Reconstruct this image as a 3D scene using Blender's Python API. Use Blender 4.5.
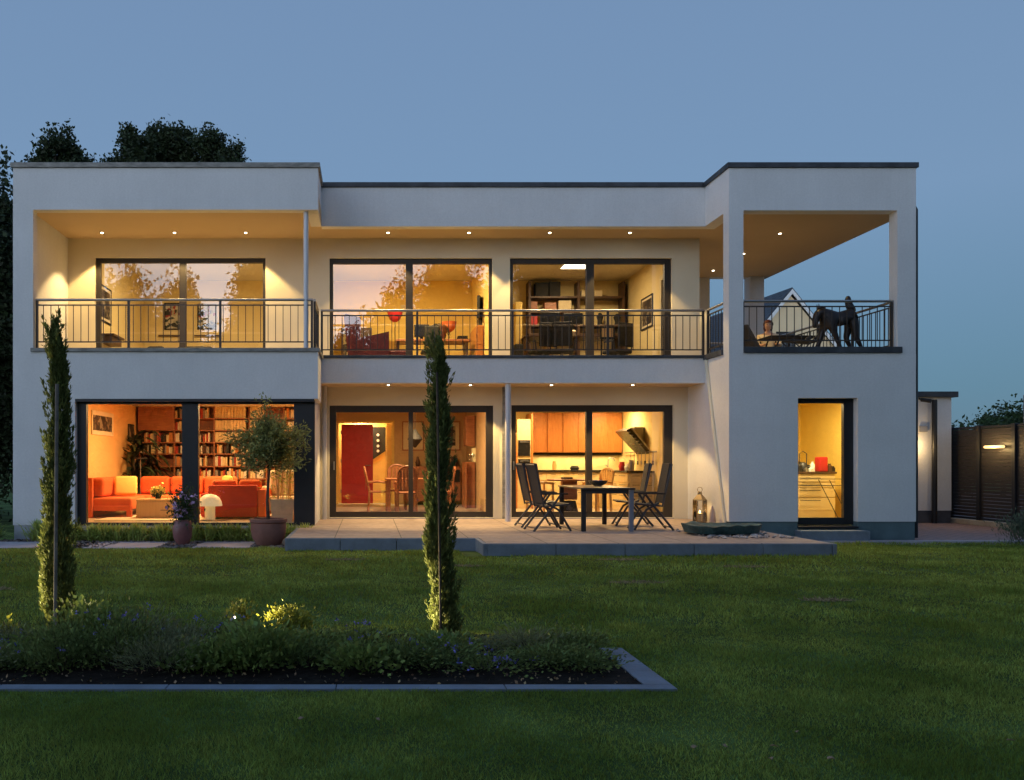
import bpy, bmesh, math, random
import numpy as np
from mathutils import Vector, Matrix, noise

S = bpy.context.scene
for o in list(bpy.data.objects):
    bpy.data.objects.remove(o)
COL = S.collection
R = math.radians
F = 875.0                      # focal length in picture widths / 1024
CZ = 1.4                       # eye height

# ------------------------------------------------------------------ camera, sky, exposure
cd = bpy.data.cameras.new("camera")
cd.sensor_width = 36
cd.lens = 36 * F / 1024
cd.shift_x = (512 - 368) / 1024
cd.shift_y = (462 - 390) / 1024
cd.clip_end = 2000
cam = bpy.data.objects.new("camera", cd)
cam.location = (0, 0, CZ)
cam.rotation_euler = (R(90), 0, 0)
COL.objects.link(cam)
S.camera = cam

W = bpy.data.worlds.new("World")
S.world = W
W.use_nodes = True
wn, wl = W.node_tree.nodes, W.node_tree.links
sky = wn.new("ShaderNodeTexSky")
sky.sky_type = 'NISHITA'
sky.sun_disc = False
sky.sun_elevation = R(1.0)
sky.sun_rotation = R(180)
sky.altitude = 100
sky.ozone_density = 3.0
sky.dust_density = 0.3


def wmath(op, a, b=None, clamp=False):
    n = wn.new("ShaderNodeMath")
    n.operation = op
    n.use_clamp = clamp
    for i, v in enumerate((a, b)):
        if v is None: continue
        if isinstance(v, (int, float)): n.inputs[i].default_value = v
        else: wl.new(v, n.inputs[i])
    return n.outputs[0]


wtc = wn.new("ShaderNodeTexCoord")
wsep = wn.new("ShaderNodeSeparateXYZ")
wl.new(wtc.outputs["Generated"], wsep.inputs[0])
ramp = wn.new("ShaderNodeValToRGB")          # blue hour gradient by elevation
for i, (p, c_) in enumerate(((0.0, (.10, .21, .30)), (.07, (.11, .235, .345)), (.26, (.18, .295, .46)), (.46, (.168, .272, .442)), (1.0, (.16, .29, .56)))):
    e_ = ramp.color_ramp.elements[i] if i < 2 else ramp.color_ramp.elements.new(p)
    e_.position = p
    e_.color = (*c_, 1)
wl.new(wsep.outputs[2], ramp.inputs[0])
wdot = wn.new("ShaderNodeVectorMath"); wdot.operation = 'DOT_PRODUCT'
wl.new(wtc.outputs["Generated"], wdot.inputs[0])
wdot.inputs[1].default_value = (-.5, -.866, 0)
west = wmath('MULTIPLY', wmath('MULTIPLY', wdot.outputs["Value"], 1.0, True), wmath('SUBTRACT', 1.0, wmath('MULTIPLY', wsep.outputs[2], 1.5, True)))
west = wmath('POWER', west, 1.6)
glow = wn.new("ShaderNodeMix")
glow.data_type = 'RGBA'
glow.blend_type = 'ADD'
glow.inputs[7].default_value = (1, .95, 1.0, 1)
gs = wn.new("ShaderNodeVectorMath"); gs.operation = 'SCALE'
gs.inputs[0].default_value = (2.75, 3.0, 3.35)
wl.new(west, gs.inputs["Scale"])
glow.inputs[0].default_value = 1
wl.new(ramp.outputs[0], glow.inputs[6])
wl.new(gs.outputs[0], glow.inputs[7])
skm = wn.new("ShaderNodeVectorMath"); skm.operation = 'MULTIPLY_ADD'
wl.new(sky.outputs[0], skm.inputs[0])
skm.inputs[1].default_value = (0.03, 0.03, 0.03)
wl.new(glow.outputs[2], skm.inputs[2])
wl.new(skm.outputs[0], wn["Background"].inputs[0])
wn["Background"].inputs[1].default_value = 0.25

sd = bpy.data.lights.new("sun", 'SUN')
sd.energy = 0.03
sd.angle = R(25)
sd.color = (1, 0.8, 0.7)
sun = bpy.data.objects.new("sun", sd)
sun.rotation_euler = (R(78), 0, 0)       # afterglow low behind the camera
sun.location = (0, -5, 30)
COL.objects.link(sun)

S.view_settings.view_transform = 'Standard'
S.view_settings.look = 'None'
S.view_settings.gamma = 1
S.view_settings.exposure = 2.0
S.render.engine = 'CYCLES'
S.cycles.use_denoising = True
S.cycles.max_bounces = 8
S.cycles.diffuse_bounces = 4
S.cycles.transparent_max_bounces = 16
S.cycles.sample_clamp_indirect = 3
S.cycles.caustics_reflective = False
S.cycles.caustics_refractive = False


def PX(x, D): return (x - 368) * D / F
def PZ(y, D): return CZ + (462 - y) * D / F


# ------------------------------------------------------------------ materials
MATS = {}


def mat(name, col, rough=0.7, metal=0.0, var=0.0, scale=6.0, bump=0.0, bscale=40.0, col2=None, stretch=(1, 1, 1),
        spec=0.5, island=0.0, emit=None, es=0.0, transl=0.0, alpha=1.0):
    if name in MATS: return MATS[name]
    m = bpy.data.materials.new(name)
    m.use_nodes = True
    n, l = m.node_tree.nodes, m.node_tree.links
    b = n["Principled BSDF"]
    b.inputs["Roughness"].default_value = rough
    b.inputs["Metallic"].default_value = metal
    b.inputs["Specular IOR Level"].default_value = spec
    b.inputs["Base Color"].default_value = (*col, 1)
    tc = n.new("ShaderNodeTexCoord")
    mp = n.new("ShaderNodeMapping")
    mp.inputs["Scale"].default_value = stretch
    l.new(tc.outputs["Object"], mp.inputs[0])
    last = None
    if var > 0 or col2:
        nz = n.new("ShaderNodeTexNoise")
        nz.inputs["Scale"].default_value = scale
        nz.inputs["Detail"].default_value = 6
        nz.inputs["Roughness"].default_value = 0.6
        l.new(mp.outputs[0], nz.inputs["Vector"])
        rp = n.new("ShaderNodeValToRGB")
        c2 = col2 or tuple(min(1, c * (1 + var)) for c in col)
        c1 = col if col2 else tuple(c * (1 - var) for c in col)
        rp.color_ramp.elements[0].position = 0.32
        rp.color_ramp.elements[1].position = 0.68
        if name in ("grass_blade", "lawn_soil"):
            rp.color_ramp.elements[0].position = 0.42
            rp.color_ramp.elements[1].position = 0.60
        rp.color_ramp.elements[0].color = (*c1, 1)
        rp.color_ramp.elements[1].color = (*c2, 1)
        l.new(nz.outputs[0], rp.inputs[0])
        last = rp.outputs[0]
        l.new(last, b.inputs["Base Color"])
    if island > 0:
        g = n.new("ShaderNodeNewGeometry")
        hv = n.new("ShaderNodeHueSaturation")
        mr = n.new("ShaderNodeMapRange")
        mr.inputs[3].default_value = 1 - island
        mr.inputs[4].default_value = 1 + island
        l.new(g.outputs["Random Per Island"], mr.inputs[0])
        l.new(mr.outputs[0], hv.inputs["Value"])
        mh = n.new("ShaderNodeMapRange")
        mh.inputs[3].default_value = 0.48
        mh.inputs[4].default_value = 0.52
        l.new(g.outputs["Random Per Island"], mh.inputs[0])
        l.new(mh.outputs[0], hv.inputs["Hue"])
        if last: l.new(last, hv.inputs["Color"])
        else: hv.inputs["Color"].default_value = (*col, 1)
        l.new(hv.outputs[0], b.inputs["Base Color"])
    if bump > 0:
        nb = n.new("ShaderNodeTexNoise")
        nb.inputs["Scale"].default_value = bscale
        nb.inputs["Detail"].default_value = 5
        l.new(mp.outputs[0], nb.inputs["Vector"])
        bp = n.new("ShaderNodeBump")
        bp.inputs["Strength"].default_value = bump
        bp.inputs["Distance"].default_value = 0.02
        l.new(nb.outputs[0], bp.inputs["Height"])
        l.new(bp.outputs[0], b.inputs["Normal"])
    if emit:
        b.inputs["Emission Color"].default_value = (*emit, 1)
        b.inputs["Emission Strength"].default_value = es
    if transl > 0:
        t = n.new("ShaderNodeBsdfTranslucent")
        t.inputs[0].default_value = (*[min(1, c * 1.4) for c in (col2 or col)], 1)
        mx = n.new("ShaderNodeMixShader")
        mx.inputs[0].default_value = transl
        l.new(b.outputs[0], mx.inputs[1])
        l.new(t.outputs[0], mx.inputs[2])
        l.new(mx.outputs[0], n["Material Output"].inputs[0])
    MATS[name] = m
    return m


def brickmat(name, c1, c2, mortar, bw, bh, rough=0.8, ms=0.008, rot=0, off=0.5, bump=0.3):
    m = bpy.data.materials.new(name)
    m.use_nodes = True
    n, l = m.node_tree.nodes, m.node_tree.links
    b = n["Principled BSDF"]
    b.inputs["Roughness"].default_value = rough
    tc = n.new("ShaderNodeTexCoord")
    mp = n.new("ShaderNodeMapping")
    mp.inputs["Rotation"].default_value = (0, 0, rot)
    l.new(tc.outputs["Object"], mp.inputs[0])
    br = n.new("ShaderNodeTexBrick")
    br.offset = off
    br.inputs["Scale"].default_value = 1
    br.inputs["Brick Width"].default_value = bw
    br.inputs["Row Height"].default_value = bh
    br.inputs["Mortar Size"].default_value = ms
    br.inputs["Color1"].default_value = (*c1, 1)
    br.inputs["Color2"].default_value = (*c2, 1)
    br.inputs["Mortar"].default_value = (*mortar, 1)
    l.new(mp.outputs[0], br.inputs["Vector"])
    nz = n.new("ShaderNodeTexNoise")
    nz.inputs["Scale"].default_value = 9
    nz.inputs["Detail"].default_value = 7
    l.new(tc.outputs["Object"], nz.inputs["Vector"])
    mx = n.new("ShaderNodeMix")
    mx.data_type = 'RGBA'
    mx.blend_type = 'OVERLAY'
    mx.inputs[0].default_value = 0.45
    l.new(br.outputs[0], mx.inputs[6])
    l.new(nz.outputs[0], mx.inputs[7])
    l.new(mx.outputs[2], b.inputs["Base Color"])
    bp = n.new("ShaderNodeBump")
    bp.inputs["Strength"].default_value = bump
    bp.inputs["Distance"].default_value = 0.01
    l.new(br.outputs["Fac"], bp.inputs["Height"])
    bp.invert = True
    l.new(bp.outputs[0], b.inputs["Normal"])
    MATS[name] = m
    return m


def glassmat(name="glass", refl=0.2, tint=(1, 1, 1)):
    m = bpy.data.materials.new(name)
    m.use_nodes = True
    n, l = m.node_tree.nodes, m.node_tree.links
    n.remove(n["Principled BSDF"])
    tr = n.new("ShaderNodeBsdfTransparent")
    tr.inputs[0].default_value = (*tint, 1)
    gl = n.new("ShaderNodeBsdfGlossy")
    gl.inputs["Roughness"].default_value = 0.0
    lw = n.new("ShaderNodeFresnel")
    lw.inputs[0].default_value = 1.5
    mr = n.new("ShaderNodeMapRange")
    mr.inputs[1].default_value = 0.04
    mr.inputs[2].default_value = 1
    mr.inputs[3].default_value = refl
    mr.inputs[4].default_value = 1
    l.new(lw.outputs[0], mr.inputs[0])
    mx = n.new("ShaderNodeMixShader")
    l.new(mr.outputs[0], mx.inputs[0])
    l.new(tr.outputs[0], mx.inputs[1])
    l.new(gl.outputs[0], mx.inputs[2])
    l.new(mx.outputs[0], n["Material Output"].inputs[0])
    MATS[name] = m
    return m


plaster = mat("plaster", (0.70, 0.70, 0.71), 0.9, var=0.05, scale=0.9, bump=0.35, bscale=70, spec=0.2)
plaster_grey = mat("plinth_render", (0.095, 0.15, 0.165), 0.85, var=0.15, scale=3, bump=0.3, bscale=60)
_n, _l = plaster.node_tree.nodes, plaster.node_tree.links
_b = _n["Principled BSDF"]
_src = _b.inputs["Base Color"].links[0].from_socket
_tc = _n.new("ShaderNodeTexCoord"); _mp = _n.new("ShaderNodeMapping"); _mp.inputs["Scale"].default_value = (5, 5, .35)
_nz = _n.new("ShaderNodeTexNoise"); _nz.inputs["Scale"].default_value = 1.6; _nz.inputs["Detail"].default_value = 8; _nz.inputs["Roughness"].default_value = .7
_l.new(_tc.outputs["Object"], _mp.inputs[0]); _l.new(_mp.outputs[0], _nz.inputs["Vector"])
_mr = _n.new("ShaderNodeMapRange"); _mr.inputs[1].default_value = .3; _mr.inputs[2].default_value = .75; _mr.inputs[3].default_value = 1.0; _mr.inputs[4].default_value = .955
_l.new(_nz.outputs[0], _mr.inputs[0])
_gr = _n.new("ShaderNodeTexNoise"); _gr.inputs["Scale"].default_value = 28; _gr.inputs["Detail"].default_value = 4
_l.new(_tc.outputs["Object"], _gr.inputs["Vector"])
_m2 = _n.new("ShaderNodeMapRange"); _m2.inputs[1].default_value = .3; _m2.inputs[2].default_value = .7; _m2.inputs[3].default_value = .965; _m2.inputs[4].default_value = 1.035
_l.new(_gr.outputs[0], _m2.inputs[0])
_mm = _n.new("ShaderNodeMath"); _mm.operation = 'MULTIPLY'; _l.new(_mr.outputs[0], _mm.inputs[0]); _l.new(_m2.outputs[0], _mm.inputs[1])
_vs = _n.new("ShaderNodeVectorMath"); _vs.operation = 'SCALE'; _l.new(_src, _vs.inputs[0]); _l.new(_mm.outputs[0], _vs.inputs["Scale"])
_l.new(_vs.outputs[0], _b.inputs["Base Color"])
coping_l = mat("weathered_coping", (0.22, 0.215, 0.20), 0.6, metal=0.2, var=0.35, scale=5, stretch=(1, 1, 3), bump=0.1)
coping_d = mat("slate_coping", (0.05, 0.055, 0.065), 0.6, metal=0.2, var=0.4, scale=4)
frame_m = mat("window_frame_metal", (0.022, 0.017, 0.014), 0.5, metal=0.0, var=0.1)
frame_d = mat("anthracite_panel", (0.014, 0.015, 0.019), 0.45, metal=0.0, var=0.12)
steel = mat("brushed_steel", (0.36, 0.35, 0.35), 0.35, metal=0.85)
bar_m = mat("railing_steel", (0.045, 0.042, 0.042), 0.45, metal=0.3)
pole_m = mat("white_steel", (0.55, 0.56, 0.6), 0.4, metal=0.1)
glass = glassmat("glass", 0.19)
glass_clear = glassmat("clear_glass", 0.08)
wall_y = mat("yellow_wall_paint", (0.84, 0.60, 0.19), 0.9, var=0.03, scale=2)
wall_y2 = mat("buff_wall_paint", (0.78, 0.62, 0.30), 0.9, var=0.03, scale=2)
wall_o = mat("apricot_wall_paint", (0.80, 0.49, 0.19), 0.9, var=0.03, scale=2)
wall_b = mat("terracotta_wall_paint", (0.62, 0.42, 0.22), 0.9, var=0.03, scale=2)
wall_k = mat("cream_wall_paint", (0.80, 0.64, 0.30), 0.9, var=0.03, scale=2)
ceil_m = mat("ceiling_paint", (0.74, 0.66, 0.50), 0.9)
floor_w = mat("oak_floor", (0.40, 0.26, 0.13), 0.4, var=0.2, scale=3, stretch=(8, 1, 1))
floor_t = mat("tile_floor", (0.50, 0.42, 0.30), 0.4, var=0.08, scale=2)
lawn_m = mat("lawn_soil", (0.07, 0.11, 0.028), 1, var=0.35, scale=1.3, spec=0.1)
soil_m = mat("dark_soil", (0.018, 0.013, 0.010), 1, var=0.5, scale=12, bump=0.8, bscale=30, spec=0.1)
blue_edge = mat("bluestone_edge", (0.16, 0.19, 0.23), 0.8, var=0.2, scale=4, bump=0.3)
terrace_top = brickmat("terrace_paver", (0.36, 0.27, 0.22), (0.31, 0.24, 0.21), (0.12, 0.10, 0.09), 1.0, 0.5, off=0.0)
pale_slab = mat("pale_slab", (0.36, 0.34, 0.37), 0.85, var=0.15, scale=3, bump=0.2)
pink_paver = brickmat("pink_paver", (0.30, 0.20, 0.19), (0.24, 0.17, 0.17), (0.10, 0.08, 0.08), 0.2, 0.1, rot=0.0)
gravel_m = mat("gravel", (0.14, 0.11, 0.10), 0.9, island=0.6)
leaf_dark = mat("oak_leaf", (0.028, 0.042, 0.016), 0.6, island=0.5, transl=0.2, spec=0.3)
leaf_mid = mat("shrub_leaf", (0.045, 0.075, 0.026), 0.6, island=0.5, transl=0.25, spec=0.3)
leaf_cyp = mat("cypress_leaf", (0.145, 0.165, 0.05), 0.75, island=0.55, transl=0.2, spec=0.1)
leaf_olive = mat("olive_leaf", (0.22, 0.23, 0.07), 0.75, island=0.45, transl=0.2)
leaf_yel = mat("golden_leaf", (0.30, 0.30, 0.045), 0.6, island=0.35, transl=0.3)
leaf_tuft = mat("tuft_leaf", (0.36, 0.42, 0.10), 0.6, island=0.45, transl=0.25)
leaf_house = mat("houseplant_leaf", (0.03, 0.045, 0.018), 0.5, island=0.4)
grass_m = mat("grass_blade", (0.11, 0.165, 0.028), 0.8, col2=(0.28, 0.33, 0.07), scale=1.0, island=0.75, transl=0.25, spec=0.05)
bark = mat("bark", (0.08, 0.055, 0.038), 0.9, var=0.4, scale=10, bump=0.6, bscale=25)
stake_m = mat("weathered_stake", (0.20, 0.17, 0.15), 0.9, var=0.3, scale=10)
clay = mat("terracotta_pot", (0.23, 0.10, 0.075), 0.75, var=0.2, scale=5, bump=0.15)
clay_p = mat("glazed_pot", (0.22, 0.09, 0.09), 0.4, var=0.2, scale=6)
textile = mat("black_textile", (0.022, 0.022, 0.026), 0.75, bump=0.2, bscale=200)
alu_d = mat("dark_aluminium", (0.045, 0.047, 0.055), 0.45, metal=0.4)
alu_skylit = mat("skylit_aluminium", (0.22, 0.25, 0.31), 0.4, metal=0.4)
wood_o = mat("orange_veneer", (0.40, 0.14, 0.03), 0.45, col2=(0.50, 0.20, 0.05), scale=4, stretch=(12, 12, 0.7))
wood_r = mat("cherry_wood", (0.30, 0.105, 0.045), 0.45, col2=(0.42, 0.17, 0.075), scale=4, stretch=(1, 1, 10))
wood_y = mat("beech_wood", (0.70, 0.42, 0.15), 0.45, col2=(0.78, 0.50, 0.2), scale=4, stretch=(10, 1, 1))
wood_d = mat("dark_walnut", (0.09, 0.045, 0.025), 0.5, var=0.3, scale=5, stretch=(1, 8, 1))
cream_l = mat("cream_lacquer", (0.78, 0.62, 0.33), 0.35)
black_m = mat("black_gloss", (0.012, 0.012, 0.014), 0.25)
dark_m = mat("matt_black", (0.02, 0.018, 0.017), 0.8, var=0.3)
red_fab = mat("red_upholstery", (0.68, 0.13, 0.035), 0.9, var=0.08, bump=0.1, bscale=100)
red_dark = mat("deep_red_upholstery", (0.52, 0.06, 0.022), 0.9, var=0.08)
org_fab = mat("orange_upholstery", (0.72, 0.16, 0.04), 0.9, var=0.08)
yel_fab = mat("yellow_cushion_fabric", (0.85, 0.58, 0.16), 0.9)
maroon = mat("maroon_leather", (0.13, 0.018, 0.025), 0.45, var=0.15)
red_door = mat("red_lacquer", (0.50, 0.022, 0.026), 0.4, var=0.05)
bronze = mat("dark_bronze", (0.035, 0.033, 0.036), 0.42, metal=0.7, var=0.4, scale=8, bump=0.3, bscale=15)
stone_teal = mat("green_bronze", (0.035, 0.085, 0.085), 0.5, metal=0.2, var=0.5, scale=6, bump=0.8, bscale=12)
skin_m = mat("skin", (0.62, 0.36, 0.25), 0.6)
hair_m = mat("auburn_hair", (0.14, 0.035, 0.018), 0.7)
cloth_m = mat("cream_shirt", (0.80, 0.66, 0.42), 0.9)
trouser = mat("grey_trousers", (0.12, 0.12, 0.13), 0.9)
wool = mat("cream_rug", (0.72, 0.62, 0.42), 1)
screen_m = mat("fence_screen", (0.045, 0.036, 0.032), 0.42, metal=0.3, var=0.2, scale=3, stretch=(1, 1, 12), bump=0.1)
white_l = mat("white_lacquer", (0.8, 0.8, 0.78), 0.4)
paper = mat("picture_paper", (0.72, 0.60, 0.38), 0.8)


def artmat(name, cols, scale=7.0):
    m = bpy.data.materials.new(name)
    m.use_nodes = True
    n, l = m.node_tree.nodes, m.node_tree.links
    b = n["Principled BSDF"]
    b.inputs["Roughness"].default_value = 0.6
    tc = n.new("ShaderNodeTexCoord")
    nz = n.new("ShaderNodeTexVoronoi")
    nz.inputs["Scale"].default_value = scale
    n2 = n.new("ShaderNodeTexNoise")
    n2.inputs["Scale"].default_value = 3
    l.new(tc.outputs["Object"], n2.inputs["Vector"])
    l.new(n2.outputs[1], nz.inputs["Vector"])
    sp = n.new("ShaderNodeSeparateColor")
    l.new(nz.outputs["Color"], sp.inputs[0])
    rp = n.new("ShaderNodeValToRGB")
    rp.color_ramp.interpolation = 'CONSTANT'
    while len(rp.color_ramp.elements) < len(cols): rp.color_ramp.elements.new(0.5)
    for i, c in enumerate(cols):
        rp.color_ramp.elements[i].position = i / len(cols)
        rp.color_ramp.elements[i].color = (*c, 1)
    l.new(sp.outputs[0], rp.inputs[0])
    l.new(rp.outputs[0], b.inputs["Base Color"])
    return m


art_a = artmat("abstract_painting", [(0.02, 0.02, 0.02), (0.35, 0.32, 0.25), (0.30, 0.03, 0.02), (0.04, 0.05, 0.04), (0.5, 0.45, 0.35), (0.02, 0.02, 0.02)])
art_b = artmat("dark_print", [(0.03, 0.02, 0.015), (0.12, 0.08, 0.05), (0.25, 0.2, 0.13), (0.03, 0.02, 0.02)])

# ------------------------------------------------------------------ helpers
ORG = {}


class MB:
    def __init__(s): s.b = bmesh.new()

    def box(s, x0, x1, y0, y1, z0, z1, bev=0.0, seg=2, M=None):
        b = s.b if bev == 0 else bmesh.new()
        co = [(x, y, z) for x in (x0, x1) for y in (y0, y1) for z in (z0, z1)]
        v = [b.verts.new(M @ Vector(c) if M else c) for c in co]
        for f in ((0, 1, 3, 2), (4, 6, 7, 5), (0, 4, 5, 1), (2, 3, 7, 6), (0, 2, 6, 4), (1, 5, 7, 3)):
            b.faces.new([v[i] for i in f])
        if bev:
            bmesh.ops.bevel(b, geom=list(b.edges), offset=bev, segments=seg, affect='EDGES', profile=0.5)
            s.merge(b)
        return s

    def merge(s, b):
        me = bpy.data.meshes.new("t")
        b.to_mesh(me)
        s.b.from_mesh(me)
        bpy.data.meshes.remove(me)
        b.free()

    def tube(s, pts, rad, n=8, cap=True):
        pts = [Vector(p) for p in pts]
        if not hasattr(rad, "__len__"): rad = [rad] * len(pts)
        rings = []
        for i, p in enumerate(pts):
            d = (pts[min(i + 1, len(pts) - 1)] - pts[max(i - 1, 0)]).normalized()
            a = Vector((0, 0, 1)) if abs(d.z) < 0.9 else Vector((1, 0, 0))
            u = d.cross(a).normalized()
            w = d.cross(u)
            rings.append([s.b.verts.new(p + rad[i] * (math.cos(t) * u + math.sin(t) * w)) for t in
                          [2 * math.pi * k / n for k in range(n)]])
        for r0, r1 in zip(rings, rings[1:]):
            for k in range(n):
                s.b.faces.new((r0[k], r0[(k + 1) % n], r1[(k + 1) % n], r1[k]))
        if cap:
            s.b.faces.new(rings[0][::-1])
            s.b.faces.new(rings[-1])
        return s

    def lathe(s, prof, c=(0, 0, 0), n=24):
        rings = []
        for r, z in prof:
            rings.append([s.b.verts.new((c[0] + r * math.cos(2 * math.pi * k / n), c[1] + r * math.sin(2 * math.pi * k / n), c[2] + z)) for k in range(n)])
        for r0, r1 in zip(rings, rings[1:]):
            for k in range(n):
                s.b.faces.new((r0[k], r0[(k + 1) % n], r1[(k + 1) % n], r1[k]))
        s.b.faces.new(rings[0][::-1])
        s.b.faces.new(rings[-1])
        return s

    def poly(s, pts, ext):      # polygon extruded along ext
        e = Vector(ext)
        a = [s.b.verts.new(p) for p in pts]
        c = [s.b.verts.new(Vector(p) + e) for p in pts]
        n = len(a)
        s.b.faces.new(a)
        s.b.faces.new(c[::-1])
        for i in range(n): s.b.faces.new((a[i], a[(i + 1) % n], c[(i + 1) % n], c[i]))
        return s

    def holes(s, x0, x1, z0, z1, y0, y1, hs, axis='x'):
        xs = sorted({x0, x1} | {min(max(v, x0), x1) for h in hs for v in h[:2]})
        zs = sorted({z0, z1} | {min(max(v, z0), z1) for h in hs for v in h[2:]})
        nx, nz = len(xs) - 1, len(zs) - 1

        def solid(i, j):
            if i < 0 or j < 0 or i >= nx or j >= nz: return False
            cx, cz = (xs[i] + xs[i + 1]) / 2, (zs[j] + zs[j + 1]) / 2
            return not any(h[0] < cx < h[1] and h[2] < cz < h[3] for h in hs)
        T = (lambda a, y, z: (a, y, z)) if axis == 'x' else (lambda a, y, z: (y, a, z))

        def q(*p): s.b.faces.new([s.b.verts.new(T(*c)) for c in p])
        for i in range(nx):
            for j in range(nz):
                if not solid(i, j): continue
                a, b, c, d = xs[i], xs[i + 1], zs[j], zs[j + 1]
                q((a, y0, c), (b, y0, c), (b, y0, d), (a, y0, d))
                q((a, y1, c), (a, y1, d), (b, y1, d), (b, y1, c))
                if not solid(i - 1, j): q((a, y0, c), (a, y0, d), (a, y1, d), (a, y1, c))
                if not solid(i + 1, j): q((b, y0, c), (b, y1, c), (b, y1, d), (b, y0, d))
                if not solid(i, j - 1): q((a, y0, c), (a, y1, c), (b, y1, c), (b, y0, c))
                if not solid(i, j + 1): q((a, y0, d), (b, y0, d), (b, y1, d), (a, y1, d))
        bmesh.ops.remove_doubles(s.b, verts=s.b.verts, dist=1e-5)
        return s

    def build(s, name, m, parent=None, smooth=False, world=True, loc=None):
        me = bpy.data.meshes.new(name)
        bmesh.ops.recalc_face_normals(s.b, faces=s.b.faces)
        if parent is not None and world:
            o3 = ORG.get(parent.name, Vector((0, 0, 0)))
            bmesh.ops.translate(s.b, verts=s.b.verts, vec=-o3)
        s.b.to_mesh(me)
        s.b.free()
        me.materials.append(m)
        if smooth:
            for p in me.polygons: p.use_smooth = True
            try: me.set_sharp_from_angle(angle=R(40))
            except Exception: pass
        o = bpy.data.objects.new(name, me)
        COL.objects.link(o)
        if parent is not None:
            o.parent = parent
            ORG[o.name] = ORG.get(parent.name, Vector((0, 0, 0))) if world else Vector((0, 0, 0))
        if loc is not None: o.location = loc
        return o


def tag(o, label=None, cat=None, group=None, kind=None):
    if label: o["label"] = label
    if cat: o["category"] = cat
    if group: o["group"] = group
    if kind: o["kind"] = kind
    return o


def thing(name, label, cat, loc=(0, 0, 0), rz=0.0, group=None, local=False):
    o = bpy.data.objects.new(name, None)
    o.empty_display_size = 0.1
    COL.objects.link(o)
    o.location = loc
    o.rotation_euler = (0, 0, rz)
    ORG[o.name] = Vector((0, 0, 0)) if local else Vector(loc)
    return tag(o, label, cat, group)


def struct(o): o["kind"] = "structure"; return o


def dup(o, loc=None, rz=None, label=None, parent=None):
    c = o.copy()
    COL.objects.link(c)
    if parent is not None: c.parent = parent
    if loc is not None: c.location = loc
    if rz is not None: c.rotation_euler = (0, 0, rz)
    if label: c["label"] = label
    for ch in list(o.children): dup(ch, parent=c)
    return c


def light(kind, loc, energy, color, parent=None, size=0.1, rot=(0, 0, 0), spot=100, blend=0.5, name="lamp_light", sx=None):
    d = bpy.data.lights.new(name, kind)
    d.energy = energy
    d.color = color
    if kind == 'AREA':
        d.size = size
        if sx: d.shape = 'RECTANGLE'; d.size_y = sx
    elif kind == 'SPOT':
        d.spot_size = R(spot)
        d.spot_blend = blend
        d.shadow_soft_size = size
    else: d.shadow_soft_size = size
    o = bpy.data.objects.new(name, d)
    COL.objects.link(o)
    o.location = Vector(loc) - (ORG.get(parent.name, Vector()) if parent else Vector())
    o.rotation_euler = rot
    if parent: o.parent = parent
    return o


def fast(name, V, k, m, parent=None, label=None):
    V = np.asarray(V, dtype=np.float32).reshape(-1, 3)
    if parent is not None:
        V = V - np.array(ORG.get(parent.name, Vector()), dtype=np.float32)
    n = len(V)
    me = bpy.data.meshes.new(name)
    me.vertices.add(n)
    me.vertices.foreach_set("co", V.ravel())
    me.loops.add(n)
    me.loops.foreach_set("vertex_index", np.arange(n, dtype=np.int32))
    me.polygons.add(n // k)
    me.polygons.foreach_set("loop_start", np.arange(0, n, k, dtype=np.int32))
    me.update(calc_edges=True)
    me.materials.append(m)
    o = bpy.data.objects.new(name, me)
    COL.objects.link(o)
    if parent is not None:
        o.parent = parent
        ORG[o.name] = ORG.get(parent.name, Vector())
    return o


def leaves(P, size, asp=0.5, rng=None, D=None, droop=0.0):
    n = len(P)
    if D is None:
        D = rng.normal(size=(n, 3))
        D[:, 2] -= droop
    D = D / np.linalg.norm(D, axis=1, keepdims=True)
    A = rng.normal(size=(n, 3))
    U = np.cross(D, A)
    U /= np.linalg.norm(U, axis=1, keepdims=True) + 1e-9
    s = (size * rng.uniform(0.6, 1.35, n))[:, None]
    V = np.stack([P, P + D * s * 0.45 + U * s * asp * 0.5, P + D * s, P + D * s * 0.45 - U * s * asp * 0.5], 1)
    return V.reshape(-1, 3)


# ------------------------------------------------------------------ ground
def gz(y): return 0.10 if y < 12.3 else (0.0 if y > 14.6 else 0.10 * (1 + math.cos(math.pi * (y - 12.3) / 2.3)) / 2)


ys = [-300, -80, -30, 0, 3] + [3 + 0.5 * i for i in range(1, 20)] + [12.3 + 0.23 * i for i in range(11)] + [16, 20, 30, 60, 150, 900]
ys = sorted(set(round(v, 3) for v in ys))
xs = [-900, -100, -40, -20, -10, 0, 10, 20, 40, 100, 900]
b = bmesh.new()
g = [[b.verts.new((x, y, gz(y) - (0.004 if y < 14 else 0.03))) for x in xs] for y in ys]
for i in range(len(ys) - 1):
    for j in range(len(xs) - 1):
        b.faces.new((g[i][j], g[i][j + 1], g[i + 1][j + 1], g[i + 1][j]))
mb = MB(); mb.b.free(); mb.b = b
struct(mb.build("lawn", lawn_m))

# grass blades
rng = np.random.default_rng(5)
BX0, BX1, BY0, BY1 = -6.0, 1.75, 4.97, 6.55       # border bed


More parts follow.
